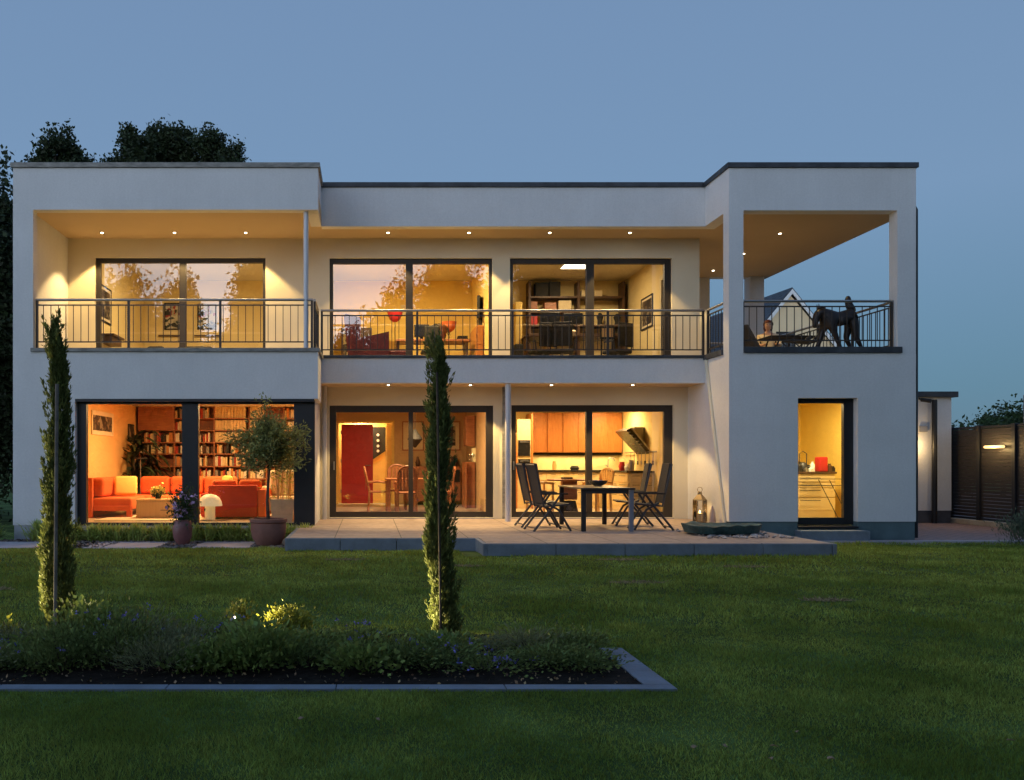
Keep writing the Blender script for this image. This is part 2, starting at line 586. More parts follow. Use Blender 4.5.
def grass(y0, y1, dens, h, w):
    a = 0.44 * 2
    area = 0
    pts = []
    xl = lambda y: (-0.45 * y - 0.3, 0.78 * y + 0.3)
    m = int(dens * (y1 - y0) * (xl(y1)[1] - xl(y1)[0]))
    y = rng.uniform(y0, y1, m)
    x = rng.uniform(xl(y1)[0], xl(y1)[1], m)
    k = (x > -0.45 * y - 0.3) & (x < 0.78 * y + 0.3)
    k &= ~((x > BX0) & (x < BX1) & (y > BY0) & (y < BY1) & ((x < 1.75) & (y < 6.07 + 0.0 * x)))
    k &= ~((x > -1.2) & (x < 1.68) & (y > 13.06)) & ~((x > 1.64) & (x < 6.46) & (y > 12.16)) & ~((x < -1.1) & (y > 13.88)) & (y < 15.2)
    k &= ~((x > 1.33) & (x < 1.97) & (y > 11.96))
    # patchy density
    d = np.sin(x * 2.1 + np.sin(y * 1.7) * 2) * np.sin(y * 2.9 + np.sin(x * 1.3) * 2)
    k &= rng.uniform(0, 1, m) < 0.75 + 0.25 * d
    bare = [(2.9, 9.4, .30, .12), (1.15, 10.9, .3, .1), (4.6, 10.8, .35, .12), (4.3, 8.2, .25, .1), (-.3, 11.6, .3, .1), (6.2, 12.9, .5, .15), (3.4, 11.6, .4, .1)]
    for bx, by, rx, ry in bare: k &= ~((((x - bx) / rx) ** 2 + ((y - by) / ry) ** 2 < 1) & (rng.uniform(0, 1, m) < .8))
    x, y = x[k], y[k]
    n = len(x)
    z = np.vectorize(gz)(y) - 0.004
    cn = np.array([noise.noise((float(a_) * 2.2, float(b_) * 2.2, 3.0)) + .6 * noise.noise((float(a_) * 6, float(b_) * 6, 9.0)) for a_, b_ in zip(x, y)])
    hh = h * rng.uniform(0.5, 1.3, n) * np.clip(1 + cn * .7, .55, 1.6) * (1 + 0.35 * np.sin(x * 1.1 + y * 0.7) * np.sin(y * 1.9 - x * 0.4))
    t = rng.uniform(0, 2 * math.pi, n)
    ww = w * rng.uniform(0.6, 1.2, n)
    dx, dy = np.cos(t) * ww / 2, np.sin(t) * ww / 2
    lx, ly = rng.normal(0, 0.45, n) * hh, rng.normal(0, 0.45, n) * hh
    V = np.stack([np.stack([x - dx, y - dy, z], 1), np.stack([x + dx, y + dy, z], 1), np.stack([x + lx, y + ly, z + hh], 1)], 1)
    return V.reshape(-1, 3)


gv = np.concatenate([grass(3.3, 5.0, 17000, 0.020, 0.0055), grass(5.0, 7.0, 9000, 0.023, 0.007),
                     grass(7.0, 10.0, 3800, 0.027, 0.011), grass(10.0, 15.2, 1700, 0.032, 0.018)])
tag(fast("grass", gv, 3, grass_m), "short mown green grass of the lawn in front of the house", "grass", kind="stuff")

pv = []
for bx, by, rx, ry in ((2.9, 9.4, .30, .10), (4.6, 10.8, .32, .09), (4.3, 8.2, .25, .08), (-.3, 11.6, .3, .08), (6.2, 12.9, .45, .10), (3.4, 11.6, .35, .09), (1.15, 10.9, .3, .08), (-3.9, 8.9, .3, .1)):
    n_ = 420
    a_ = rng.uniform(0, 6.283, n_); q_ = np.sqrt(rng.uniform(0, 1, n_)) * rng.uniform(.6, 1.15, n_)
    X_, Y_ = bx + rx * q_ * np.cos(a_), by + ry * q_ * np.sin(a_)
    Z_ = np.vectorize(gz)(Y_)
    pv.append(leaves(np.stack([X_, Y_, Z_ + .004], 1), .045, .18, rng, np.stack([rng.normal(0, 1, n_), rng.normal(0, 1, n_), rng.uniform(.0, .5, n_)], 1)))
tag(fast("dry_grass", np.concatenate(pv), 4, mat("dry_grass_blade", (.30, .22, .12), .9, island=.4)), "small worn patches of dry tan grass in the lawn", "dry grass", kind="stuff")

# terrace, slabs, pavings
t = thing("terrace", "raised brown paved terrace with blue stone edges in front of the glass doors", "terrace", (1.5, 14, 0))
TZ = 0.264
m = MB()
m.box(-1.18, 1.66, 13.12, 17.48, TZ - 0.05, TZ)
m.box(1.66, 6.392, 12.22, 17.48, TZ - 0.05, TZ + 0.0015)
m.box(6.392, 6.46, 12.22, 15.3, TZ - 0.05, TZ + 0.0015)
m.build("paving", terrace_top, t)
m = MB()
for a, b_ in ((-1.18, -0.42), (-0.41, 0.42), (0.43, 1.65)): m.box(a, b_, 13.06, 13.12, 0.0, TZ - 0.003, bev=0.006)
for k in range(5): m.box(1.66 + k * 0.96, 1.66 + k * 0.96 + 0.95, 12.16, 12.22, 0.0, TZ - 0.003, bev=0.006)
m.box(-1.24, -1.182, 13.06, 15.3, 0.0, TZ - 0.003, bev=0.006)
m.box(1.60, 1.658, 12.16, 13.055, 0.0, TZ - 0.003, bev=0.006)
m.box(6.462, 6.52, 12.16, 15.3, 0.0, TZ - 0.003, bev=0.006)
m.build("edge_stone", blue_edge, t)

for k, (a, b_) in enumerate(((0, 42), (91, 162), (196, 256))):
    x0 = PX(a, 14.4) if a else -9.5
    tag(MB().box(x0, PX(b_, 14.4), 13.95, 15.0, -0.02, 0.035, bev=0.01).build("stepping_slab", pale_slab),
        ["large pale stone slab at the far left beside the left cypress", "pale stone slab before the red sofa window, left of the flower pot",
         "pale stone slab between the flower pot and the olive tree pot"][k], "slab", "slabs along the house front")
struct(MB().box(-9.5, -1.25, 13.9, 15.5, -0.04, 0.012).build("gravel_strip", soil_m))
struct(MB().box(9.72, 40, 15.3, 40, -0.04, 0.02).build("side_path", pink_paver))
struct(MB().box(6.53, 40, 15.14, 15.3, -0.04, 0.03).build("path_kerb", pale_slab))
struct(MB().box(6.53, 9.72, 15.3, 15.5, -0.04, 0.02).build("path", pink_paver))


def gravelobj(name, label, regs, n, s, z, m):
    v = []
    r = np.random.default_rng(3)
    P = np.concatenate([np.stack([r.uniform(a, b_, k), r.uniform(c, d, k), np.full(k, z)], 1) for (a, b_, c, d, k) in regs])
    q = np.array([(1, 0, 0), (0, 1, 0), (0, 0, .6), (-1, 0, 0), (0, -1, 0), (0, 0, -.6)])
    fs = ((0, 1, 2), (1, 3, 2), (3, 4, 2), (4, 0, 2), (1, 0, 5), (3, 1, 5), (4, 3, 5), (0, 4, 5))
    out = []
    for p in P:
        a = r.uniform(0, 6.28)
        sc = s * r.uniform(.5, 1.3) * np.array([r.uniform(.7, 1.3), r.uniform(.7, 1.3), 1])
        rot = np.array([[math.cos(a), -math.sin(a), 0], [math.sin(a), math.cos(a), 0], [0, 0, 1]])
        w = (q * sc) @ rot.T + p
        me_ = [w[i] for i in range(6)]
        out.append((me_, fs))
    vs, ff = [], []
    for me_, f in out:
        o = len(vs)
        vs += [tuple(c) for c in me_]
        ff += [tuple(i + o for i in t_) for t_ in f]
    me = bpy.data.meshes.new(name)
    me.from_pydata(vs, [], ff)
    me.materials.append(m)
    o = bpy.data.objects.new(name, me)
    COL.objects.link(o)
    return tag(o, label, "gravel", kind="stuff")


gravelobj("gravel", "loose brown gravel between the slabs and the house", [(-9, -1.3, 14.95, 15.4, 900), (-5.0, -4.2, 13.95, 15, 120), (-3.4, -2.8, 13.95, 15, 160), (-1.9, -1.3, 13.95, 15, 160)], 0, 0.035, 0.03, gravel_m)
peb = mat("river_pebble", (0.34, 0.29, 0.27), 0.7, island=0.5)
gravelobj("pebble_bed", "pale rounded pebbles scattered round the green bronze water stone", [(5.05, 6.35, 12.95, 14.6, 260)], 0, 0.035, TZ + 0.015, peb)

# border bed
struct(MB().box(-6, 1.60, 5.07, 6.6, 0.02, 0.104).build("bed_soil", soil_m))
t = thing("bed_edging", "blue grey stone edging round the border bed on the lawn", "edging", (0, 5, 0.1))
m = MB()
for k in range(8): m.box(-6 + k * 0.97, -6 + k * 0.97 + 0.965 if k < 7 else 1.76, 4.97, 5.07, 0.02, 0.112, bev=0.003)
m.build("front_edging", blue_edge, t)
m = MB()
for k in range(2): m.box(1.60, 1.76, 5.074 + k * 0.5, 5.57 + k * 0.5, 0.02, 0.112, bev=0.003)
m.build("side_edging", blue_edge, t)
bl = mat("dry_leaf", (0.28, 0.18, 0.10), 0.8, island=0.5)
rg = np.random.default_rng(11)
P = np.stack([rg.uniform(-4, 1.6, 900), rg.uniform(5.08, 5.55, 900), np.full(900, .108)], 1)
P = P[rg.uniform(0, 1, 900) < .45]
tag(fast("leaf_litter", leaves(P, 0.022, .7, rg), 4, bl), "dry brown leaf scraps on the dark soil of the border bed", "leaf litter", kind="stuff")

# ------------------------------------------------------------------ house shell
H = thing("house", "white cubic two storey house with lit glass doors and flat roof", "house", (1.7, 15.5, 0))
DF, DM, DW = 15.5, 16.6, 17.5
XL, XLR, XR0, XR1 = -6.289, -0.886, 6.395, 9.707
ZS, ZP = 5.87, 6.61          # soffit, parapet top


def wallp(m, mt=plaster, name="wall"): return m.build(name, mt, H)


m = MB().holes(XL, XLR, 0.28, ZP, DF, DF + 0.2, [(-5.934, 9, 3.35, ZS), (-5.19, 9, -1, 2.52)])
wallp(m)                                                      # left front
wallp(MB().box(XL, XL + 0.29, DF + 0.2, 24.2, 0.0, ZP))          # left side
m = MB()
wallp(m.box(XLR - 0.2, XLR - .001, DF + 0.2, DM, ZS - .006, ZP - .003)); wallp(MB().box(XLR - 0.2, XLR, DF + 0.2, DM, 2.52, 3.35))
wallp(MB().box(-1.15, -0.955, DF + 0.32, DW, 0.26, 2.52))        # living room side wall
wallp(MB().box(XLR, XR0, DM, DM + 0.2, ZS, ZP), name="parapet")
wallp(MB().box(XLR, XR0, DM, DM + 0.2, 2.90, 3.37), name="balcony_edge")
m = MB().holes(XR0, XR1, 0.343, ZP, DF, DF + 0.25, [(6.65, 9.38, 3.33, ZS - 0.012), (7.617, 8.68, 0.284, 2.534)])
wallp(m)
wallp(MB().box(XR0, XR0 + 0.25, DF + 0.25, DW + .2, 0.264, 3.33))      # right volume side wall
wallp(MB().box(XR0, XR0 + 0.25, DF + 0.25, DM + 0.2, ZS, ZP))
wallp(MB().box(XR1 - 0.25, XR1, DF + 0.25, 24.2, 0, 3.33)); wallp(MB().box(XR1 - 0.25, XR1, DF + 0.25, 21.4, ZS + .02, ZP))
m = MB().box(XL + 0.29, 9.45, 24.0, 24.2, 0, 3.33); m.box(XL + 0.29, 6.45, 24.0, 24.2, 3.33, ZP)
wallp(m)
wallp(MB().box(9.2, 9.53, 21.05, 21.4, 3.33, ZS - 0.003), name="pillar")
wallp(MB().box(6.63, 8.28, 21.2, 21.4, 3.33, ZS - 0.003))
wallp(MB().box(6.43, 6.63, DW + 0.2, 24.0, 3.33, ZS - 0.003))
wallp(MB().box(6.64, 9.45, 21.2, 21.4, ZS, ZP))
# recessed facade with window openings at the wall plane
W1 = (PX(95, DW), PX(265.5, DW), 3.36, PZ(257.5, DW))
W2 = (PX(329.5, DW), PX(492.5, DW), 3.36, PZ(258, DW))
W3 = (PX(510, DW), PX(672, DW), 3.36, PZ(258, DW))
W4 = (PX(329.5, DW), PX(493.5, DW), PZ(517.5, DW), PZ(405.5, DW))
W5 = (PX(511.5, DW), PX(673.5, DW), PZ(517.5, DW), PZ(405.0, DW))
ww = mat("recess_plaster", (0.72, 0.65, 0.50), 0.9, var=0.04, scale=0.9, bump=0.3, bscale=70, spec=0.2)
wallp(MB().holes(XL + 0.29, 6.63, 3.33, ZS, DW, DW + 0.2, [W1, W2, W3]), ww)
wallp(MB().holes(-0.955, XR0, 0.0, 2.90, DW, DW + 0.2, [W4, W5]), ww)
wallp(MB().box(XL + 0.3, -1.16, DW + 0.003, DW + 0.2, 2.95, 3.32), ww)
# soffits / slabs
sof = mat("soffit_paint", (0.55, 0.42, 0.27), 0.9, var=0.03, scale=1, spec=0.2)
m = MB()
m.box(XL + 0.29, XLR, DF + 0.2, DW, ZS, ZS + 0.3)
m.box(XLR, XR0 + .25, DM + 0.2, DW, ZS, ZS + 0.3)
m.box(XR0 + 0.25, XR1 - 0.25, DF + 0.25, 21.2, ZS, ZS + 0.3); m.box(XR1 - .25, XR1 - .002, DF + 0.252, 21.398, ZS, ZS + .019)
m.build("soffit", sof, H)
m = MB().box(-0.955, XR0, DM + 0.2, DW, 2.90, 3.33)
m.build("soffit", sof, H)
m = MB()
m.box(XL + 0.29, 6.63, DW, 24.0, ZS + 0.002, ZS + 0.3)
m.build("roof", coping_d, H)
m = MB()
m.box(XL + 0.29, -1.16, DF + 0.2, DW, 2.76, 3.33); m.box(XL + 0.29, 9.457, DW + 0.2, 24.0, 2.76, 3.33)
m.box(-1.16, -0.956, DF + 0.33, DW, 2.53, 3.33); m.box(6.645, 9.457, DF + 0.25, DW + 0.2, 2.76, 3.33)
m.build("floor_slab", ceil_m, H)
m = MB()
m.box(XL + 0.29, -1.15, DF + 0.25, 24.0, 0.0, 0.28); m.box(-1.15, 9.457, DW + 0.2, 24.0, 0.0, 0.28)
m.box(6.645, 9.457, DF + 0.25, DW + 0.2, 0, 0.28)
m.build("interior_floor", floor_t, H)
m = MB()
m.box(XL + 0.29, XLR, DF + 0.2, DW, 3.33, 3.362); m.box(XLR + .001, 6.64, DM + 0.2, DW, 3.33, 3.362)
m.box(6.645, 9.457, DF + 0.25, 21.2, 3.33, 3.362); m.box(XL + 0.29, 6.43, DW + 0.2, 24.0, 3.33, 3.362)
m.build("balcony_floor", floor_t, H)
# copings
c = 0.035


def cop(mt, *bs, name="coping"):
    m = MB()
    for b_ in bs: m.box(*b_, bev=0.006)
    m.build(name, mt, H)


cop(coping_l, (XL - c, XLR + c, DF - c, DF + 0.24, ZP + .002, ZP + 0.09), (XL - c, XL + 0.33, DF + 0.245, 24.2, ZP + .002, ZP + 0.088), (XLR - .24, XLR + c, DF + 0.245, DM - c - .002, ZP + .002, ZP + 0.09))
cop(coping_d, (XLR - .24, XR0 - c - .003, DM - c, DM + 0.24, ZP + .002, ZP + 0.092), (XR0 - c, XR1 + c, DF - c, DF + 0.28, ZP + .002, ZP + 0.092),
    (XR0 - c, XR0 + 0.28, DF + 0.285, DM + 0.24, ZP + .002, ZP + 0.09), (XR1 - 0.28, XR1 + c, DF + 0.285, 21.4, ZP + .002, ZP + 0.09))
cop(coping_l, (-5.97, XLR + c, DF - c, DF + 0.24, 3.351, 3.42), (XLR - .24, XLR + c, DF + 0.245, DM - c - .003, 3.351, 3.42), name="balcony_coping")
cop(coping_d, (XLR + .037, XR0 - c, DM - c, DM + 0.24, 3.371, 3.425), (XR0 - c, XR0 + 0.24, DF + 0.252, DM + 0.24, 3.331, 3.425),
    (6.652, 9.45, DF - c, DF + 0.23, 3.331, 3.44), name="balcony_coping")
# plinths
m = MB()
m.box(XR0 + .02, 7.617, DF + 0.02, DF + 0.24, 0, 0.3425); m.box(7.617, 8.68, DF + 0.02, DF + 0.24, 0, 0.22); m.box(8.68, XR1 - .01, DF + 0.02, DF + 0.24, 0, 0.3425)
m.box(XR1 - 0.02, XR1 - .008, DF + 0.24, 24, 0, .34)
m.build("plinth", plaster_grey, H)
m = MB().box(XL + .015, -5.19, DF + 0.015, DF + 0.19, 0, 0.279); m.box(-5.19, -0.96, DF + .1, DF + 0.24, 0, 0.262)
m.build("plinth", mat("pale_plinth", (0.4, 0.42, 0.46), 0.9, var=.1), H)
m = MB().box(-1.15, -0.957, DF + 0.33, DW, 0, .259)
m.build("plinth", terrace_top, H)
# step under small window
m = MB().box(7.55, 8.75, 15.24, 15.49, 0.02, 0.2, bev=0.01)
tag(m.build("door_step", blue_edge), "grey stone step below the narrow yellow lit window", "step")
# steel columns
MB().tube([(PX(306, 15.62), 15.62, 3.42), (PX(306, 15.62), 15.62, ZS)], 0.045, 16).build("column", pole_m, H, smooth=True)
MB().tube([(PX(508, 16.72), 16.72, TZ), (PX(508, 16.72), 16.72, 2.9)], 0.058, 16).build("column", pole_m, H, smooth=True)
# downpipes
MB().tube([(XR1 + .06, 15.62, 0.05), (XR1 + .06, 15.62, 5.9), (XR1 + 0.0, 15.62, 6.0)], 0.045, 12).build("downpipe", frame_d, H, smooth=True)
MB().tube([(-0.86, 17.38, TZ), (-0.86, 17.38, 2.9)], 0.045, 12).build("downpipe", pole_m, H, smooth=True)
MB().tube([(PX(504, 17.42), 17.42, TZ), (PX(504, 17.42), 17.42, 2.9)], 0.035, 12).build("downpipe", coping_l, H, smooth=True)
MB().tube([(XR0 - 0.022, 16.5, 3.32), (XR0 - 0.022, 15.62, 0.27)], 0.03, 12).build("light_stripe_rod", ww, H, smooth=True)  # rod added in place of a slanting light and shadow stripe


# ------------------------------------------------------------------ windows
def window(x0, x1, z0, z1, D, mull, fl=0.09, fr=0.09, ft=0.09, fb=0.11, mw=0.13, depth=0.09, name="sliding_door", fm=frame_m, handle=None):
    m = MB()
    m.box(x0, x0 + fl, D, D + depth, z0, z1, bev=.004); m.box(x1 - fr, x1, D, D + depth, z0, z1, bev=.004)
    m.box(x0 + fl, x1 - fr, D, D + depth, z1 - ft, z1); m.box(x0 + fl, x1 - fr, D, D + depth, z0, z0 + fb)
    for c_ in mull: m.box(c_ - mw / 2, c_ + mw / 2, D - 0.012, D + depth + .012, z0 + fb, z1 - ft, bev=.004)
    f = m.build(name, fm, H)
    e = [x0 + fl] + [v for c_ in mull for v in (c_ - mw / 2, c_ + mw / 2)] + [x1 - fr]
    for a, b_ in zip(e[::2], e[1::2]):
        g_ = MB()
        g_.b.faces.new([g_.b.verts.new(p) for p in ((a, D + depth / 2, z0 + fb), (b_, D + depth / 2, z0 + fb), (b_, D + depth / 2, z1 - ft), (a, D + depth / 2, z1 - ft))])
        g_.build("pane", glass, f)
    if handle:
        MB().box(handle - .012, handle + .012, D - .045, D - .0, z0 + 0.95, z0 + 1.12, bev=.004).build("handle", steel, f)
    return f


window(*W1, DW + .06, [PX(182, DW)], fr=.06, handle=None)
window(*W2, DW + .06, [PX(409.5, DW)], fl=.07, fr=.06, ft=.10, mw=.14)
window(*W3, DW + .06, [PX(591, DW)], fl=.07, fr=.13, ft=.10, mw=.15)
window(*W4, DW + .06, [PX(411, DW)], fl=.13, fr=.14, ft=.13, mw=.09, handle=PX(334, DW))
window(*W5, DW + .06, [PX(590, DW)], fl=.10, fr=.17, ft=.13, mw=.12, handle=PX(514, DW))
window(-5.19, -0.953, 0.264, 2.515, DF + .12, [PX(190, 15.6)], fl=.16, fr=.37, ft=.08, fb=.05, mw=.29, depth=.12, name="living_room_window", fm=frame_d)
window(7.63, 8.675, 0.285, 2.53, DF + .14, [], fl=.06, fr=.17, ft=.08, fb=.12, name="narrow_window", fm=frame_d)
MB().box(-5.19, -0.955, DF + .0, DF + .115, 2.47, 2.517).build("window_head", frame_d, H)
MB().box(7.618, 8.679, DF - .03, DF + .135, 0.225, 0.262, bev=.005).build("window_sill", frame_d, H)
for (a, b_, _, _) in (W4, W5): MB().box(a, b_, DW - .04, DW + .059, W4[2] - .035, W4[2] - .003, bev=.004).build("threshold", pale_slab, H)


# ------------------------------------------------------------------ railings
def railing(p0, p1, ends=(1, 1), zt=4.29, zb=3.53, posts=2):
    p0, p1 = Vector((*p0, 0)), Vector((*p1, 0))
    L = (p1 - p0).length
    d = (p1 - p0) / L
    m = MB()
    w = 0.009
    M = Matrix.Translation(p0) @ Matrix.Rotation(math.atan2(d.y, d.x), 4, 'Z')
    m.box(0, L, -.012, .012, zb, zb + .022, M=M)
    m.box(0, L, -.012, .012, zt - .105, zt - .083, M=M)
    n = max(2, round(L / 0.135))
    for k in range(1, n):
        m.box(k * L / n - .006, k * L / n + .006, -.006, .006, zb + .022, zt - .105, M=M)
    for k in range(posts):
        x = .02 + (L - .04) * k / (posts - 1)
        m.box(x - .02, x + .02, -.02, .02, 3.36, zt - .02, M=M)
    o = m.build("railing", bar_m, H)
    MB().tube([p0 + Vector((0, 0, zt)), p1 + Vector((0, 0, zt))], 0.024, 12).build("handrail", steel, o, smooth=True)


railing((PX(36, DF + .1), DF + .1), (-0.98, DF + .1), posts=4)
railing((-0.955, DF + .13), (-0.955, DM + .09), posts=2)
railing((-0.9, DM + .1), (XR0 + .02, DM + .1), posts=5)
railing((XR0 + .08, DM + .08), (XR0 + .08, DF + .28), posts=2)
railing((6.67, DF + .12), (9.36, DF + .12), posts=2, zb=3.56, zt=4.27)
railing((9.47, DF + .29), (9.47, 21.0), posts=5, zb=3.50)
railing((8.3, 21.3), (9.27, 21.3), posts=2, zb=3.50)

# ------------------------------------------------------------------ downlights
warm = (1.0, 0.66, 0.25)
bulb = mat("lit_bulb", (1, .8, .5), emit=(1, .82, .55), es=7)


def downlight(x, y, z, e=58.0):
    o = MB().lathe([(0.050, -0.006), (0.050, 0.0)], (x, y, z - .001), 16).build("ceiling_spotlight", steel, H)
    MB().lathe([(0.024, -0.010), (0.024, -0.007)], (x, y, z - .001), 14).build("bulb", bulb, o)
    light('SPOT', (x, y, z - 0.03), e, warm, o, size=0.03, spot=96, blend=0.22)


for xx in (102, 174.5, 245.7, 388, 469, 549.8, 630): downlight(PX(xx, 17.04), 17.04, ZS)
for yy in (17.1, 18.75, 20.4): downlight(8.05, yy, ZS, 20)
for xx in (388.4, 470.3, 551.4, 632.8): downlight(PX(xx, 17.0), 17.0, 2.90)

# ------------------------------------------------------------------ rooms
def iw(mt, *bs, name="interior_wall"):
    for b_ in bs: MB().box(*b_).build(name, mt, H)


# living room: X -5.7..-1.16, back wall 21.8
iw(wall_o, (-5.99, -5.7, DF + .22, 21.8, .282, 2.758), (-5.99, -1.0, 21.8, 21.95, .282, 2.758), (-1.159, -1.152, DF + .35, DW + .2, .282, 2.53), (-1.15, -1.0, DW + .2, 21.8, .282, 2.758))
# dining: X -1.0..2.62 back 23.3 (door opening), hall behind
dx0, dx1 = PX(338.5, 23.3), PX(392, 23.3)
m = MB().holes(-1.0, 2.62, .282, 2.758, 23.3, 23.4, [(dx0, dx1, 0, PZ(423, 23.3))])
m.build("interior_wall", wall_b, H)
iw(wall_b, (2.62, 2.74, DW + .2, 23.9, .282, 2.758), (-1.0, -.985, DW + .2, 23.3, .282, 2.758))
iw(wall_y, (-1.0, 2.62, 23.93, 23.995, .282, 2.758))
iw(wall_y, (dx0 - .06, dx0, 23.25, 23.41, .282, PZ(423, 23.3) + .06), (dx1, dx1 + .06, 23.25, 23.41, .282, PZ(423, 23.3) + .06), (dx0, dx1, 23.25, 23.41, PZ(423, 23.3), PZ(423, 23.3) + .06), name="door_frame")
# kitchen: X 2.74..6.3 back 22
iw(wall_k, (2.742, 6.45, 22.0, 22.15, .282, 2.758), (6.3, 6.64, DW + .2, 22.0, .282, 2.758), (2.742, 2.75, DW + .2, 22.0, .282, 2.758))
# pantry behind the narrow window
wy = mat("warm_yellow_paint", (0.86, 0.64, 0.17), 0.9, var=.02)
iw(wy, (6.65, 6.7, DF + .26, 19.0, .282, 2.758), (6.65, 9.456, 19.0, 19.1, .282, 2.758), (9.40, 9.456, DF + .26, 19.0, .282, 2.758))
# upper rooms
ZU0, ZU1 = 3.363, 5.868
iw(wall_y2, (-5.99, -5.5, DW + .2, 21.5, ZU0, ZU1), (-5.99, -1.0, 21.5, 21.6, ZU0, ZU1), (-1.05, -1.0, DW + .2, 21.5, ZU0, ZU1))
iw(wall_y, (-1.0, -.85, DW + .2, 21.5, ZU0, ZU1), (-.999, 2.6, 21.5, 21.6, ZU0, ZU1), (2.55, 2.6, DW + .2, 21.5, ZU0, ZU1))
iw(wall_y2, (2.602, 2.75, DW + .2, 21.5, ZU0, ZU1), (2.602, 6.428, 21.5, 21.6, ZU0, ZU1), (6.31, 6.428, DW + .2, 21.5, ZU0, ZU1))
m = MB().box(-5.99, 6.428, DW + .2, 21.5, ZS - 0.02, ZS - .001)
m.build("interior_ceiling", ceil_m, H)


def ceiling_lamp(x, y, z, e, label, col=(1, .74, .40), sx=.5, sy=.35, cat="ceiling lamp"):
    t = thing("ceiling_lamp", label, cat, (x, y, z), group="flat ceiling lamps in the rooms")
    MB().box(x - sx / 2 - .02, x + sx / 2 + .02, y - sy / 2 - .02, y + sy / 2 + .02, z - .05, z - .002, bev=.004).build("lamp_housing", white_l, t)
    MB().box(x - sx / 2, x + sx / 2, y - sy / 2, y + sy / 2, z - .058, z - .051).build("diffuser", mat("diffuser", (1, .8, .5), emit=(1, .84, .58), es=1.6), t)
    light('AREA', (x, y, z - .07), e * 3.4, col, t, size=sx, sx=sy)
    return t


UZ = ZS - .02
ceiling_lamp(PX(205, 18.3), 18.3, UZ, 9.5, "flat lit ceiling lamp in the upper left room with two paintings")
ceiling_lamp(PX(401, 18.5), 18.6, UZ, 13, "flat lit ceiling lamp in the upstairs room with maroon armchair", col=(1, .78, .36))
ceiling_lamp(PX(576, 19.6), 19.6, UZ, 5.5, "flat rectangular ceiling lamp in the upstairs study with dark shelves", sx=.55, sy=.6)
ceiling_lamp(-3.9, 18.0, 2.758, 9.5, "flat ceiling lamp over the red sofa in the living room", col=(1, .64, .27))
ceiling_lamp(-2.0, 19.2, 2.758, 10, "flat ceiling lamp before the tall bookcase", col=(1, .64, .27))
ceiling_lamp(0.9, 19.2, 2.758, 10, "flat ceiling lamp over the wooden dining table", col=(1, .68, .32))
ceiling_lamp(-.2, 23.66, 2.758, 4, "flat ceiling lamp in the yellow hall behind the red door", col=(1, .78, .4), sx=.3, sy=.25)
ceiling_lamp(3.9, 20.3, 2.758, 6.5, "flat ceiling lamp over the kitchen island table", col=(1, .66, .27))
ceiling_lamp(5.7, 20.6, 2.758, 6, "flat ceiling lamp beside the slanted kitchen hood", col=(1, .68, .28), sx=.3, sy=.3)
ceiling_lamp(8.2, 16.6, 2.758, 6.5, "flat ceiling lamp in the pantry behind the narrow window", col=(1, .76, .34), sx=.3, sy=.3)

#@@FURNITURE@@
# ------------------------------------------------------------------ things inside and on the terraces
FZ = 0.283                     # ground floor level
UF = ZU0                       # upper floor level


def fbox(name, x0, x1, y0, y1, z0, z1, mt, par, bev=.01, seg=2): return MB().box(x0, x1, y0, y1, z0, z1, bev=bev, seg=seg).build(name, mt, par)


def picture(x, y, z, w, h, art, label, side='back', fr=dark_m, mat_w=0.0, cat="picture"):
    t = thing("framed_picture", label, cat, (x, y, z))
    if side == 'back': B = lambda a, b_, d0, d1, e, f: (x + a, x + b_, y - d1, y - d0, z + e, z + f)
    elif side == 'left': B = lambda a, b_, d0, d1, e, f: (x + d0, x + d1, y + a, y + b_, z + e, z + f)
    else: B = lambda a, b_, d0, d1, e, f: (x - d1, x - d0, y + a, y + b_, z + e, z + f)
    W_, H_, q = w / 2, h / 2, .03
    m = MB()
    m.box(*B(-W_, W_, 0.002, .03, -H_, -H_ + q)); m.box(*B(-W_, W_, 0.002, .03, H_ - q, H_))
    m.box(*B(-W_, -W_ + q, 0.002, .029, -H_ + q, H_ - q)); m.box(*B(W_ - q, W_, 0.002, .029, -H_ + q, H_ - q))
    m.build("frame", fr, t)
    if mat_w: MB().box(*B(-W_ + q, W_ - q, .002, .016, -H_ + q, H_ - q)).build("mount", paper, t)
    k = q + mat_w
    MB().box(*B(-W_ + k, W_ - k, .003, .02, -H_ + k, H_ - k)).build("print", art, t)
    return t


# --- living room
t = thing("corner_sofa", "red corner sofa with orange seat along the left living room wall", "sofa", (-4.9, 19, FZ))
fbox("seat", -5.6, -2.9, 18.7, 19.7, FZ + .16, FZ + .40, org_fab, t, .05, 3)
fbox("seat", -5.6, -4.75, 17.55, 18.69, FZ + .16, FZ + .40, org_fab, t, .05, 3)
for a, b_ in ((-5.05, -4.4), (-4.38, -3.65), (-3.63, -2.92)): fbox("backrest", a, b_, 19.35, 19.62, FZ + .41, FZ + .80, red_fab, t, .07, 3)
for a, b_ in ((17.6, 18.35), (18.37, 19.2)): fbox("backrest", -5.6, -5.32, a, b_, FZ + .41, FZ + .80, red_fab, t, .07, 3)
m = MB(); m.box(-5.63, -5.5, 17.45, 17.545, FZ, FZ + .8, bev=.015); m.build("leg", red_fab, t); fbox("base_rail", -5.5, -4.75, 17.5, 17.548, FZ + .14, FZ + .24, red_fab, t); fbox("leg", -4.85, -4.75, 17.55, 17.65, FZ, FZ + .16, red_fab, t)
fbox("base_rail", -4.7, -2.9, 18.66, 18.69, FZ + .1, FZ + .17, wood_r, t)
fbox("leg", -4.85, -4.7, 18.5, 18.65, FZ, FZ + .16, red_fab, t); fbox("leg", -3.0, -2.9, 18.7, 18.8, FZ, FZ + .16, red_fab, t)
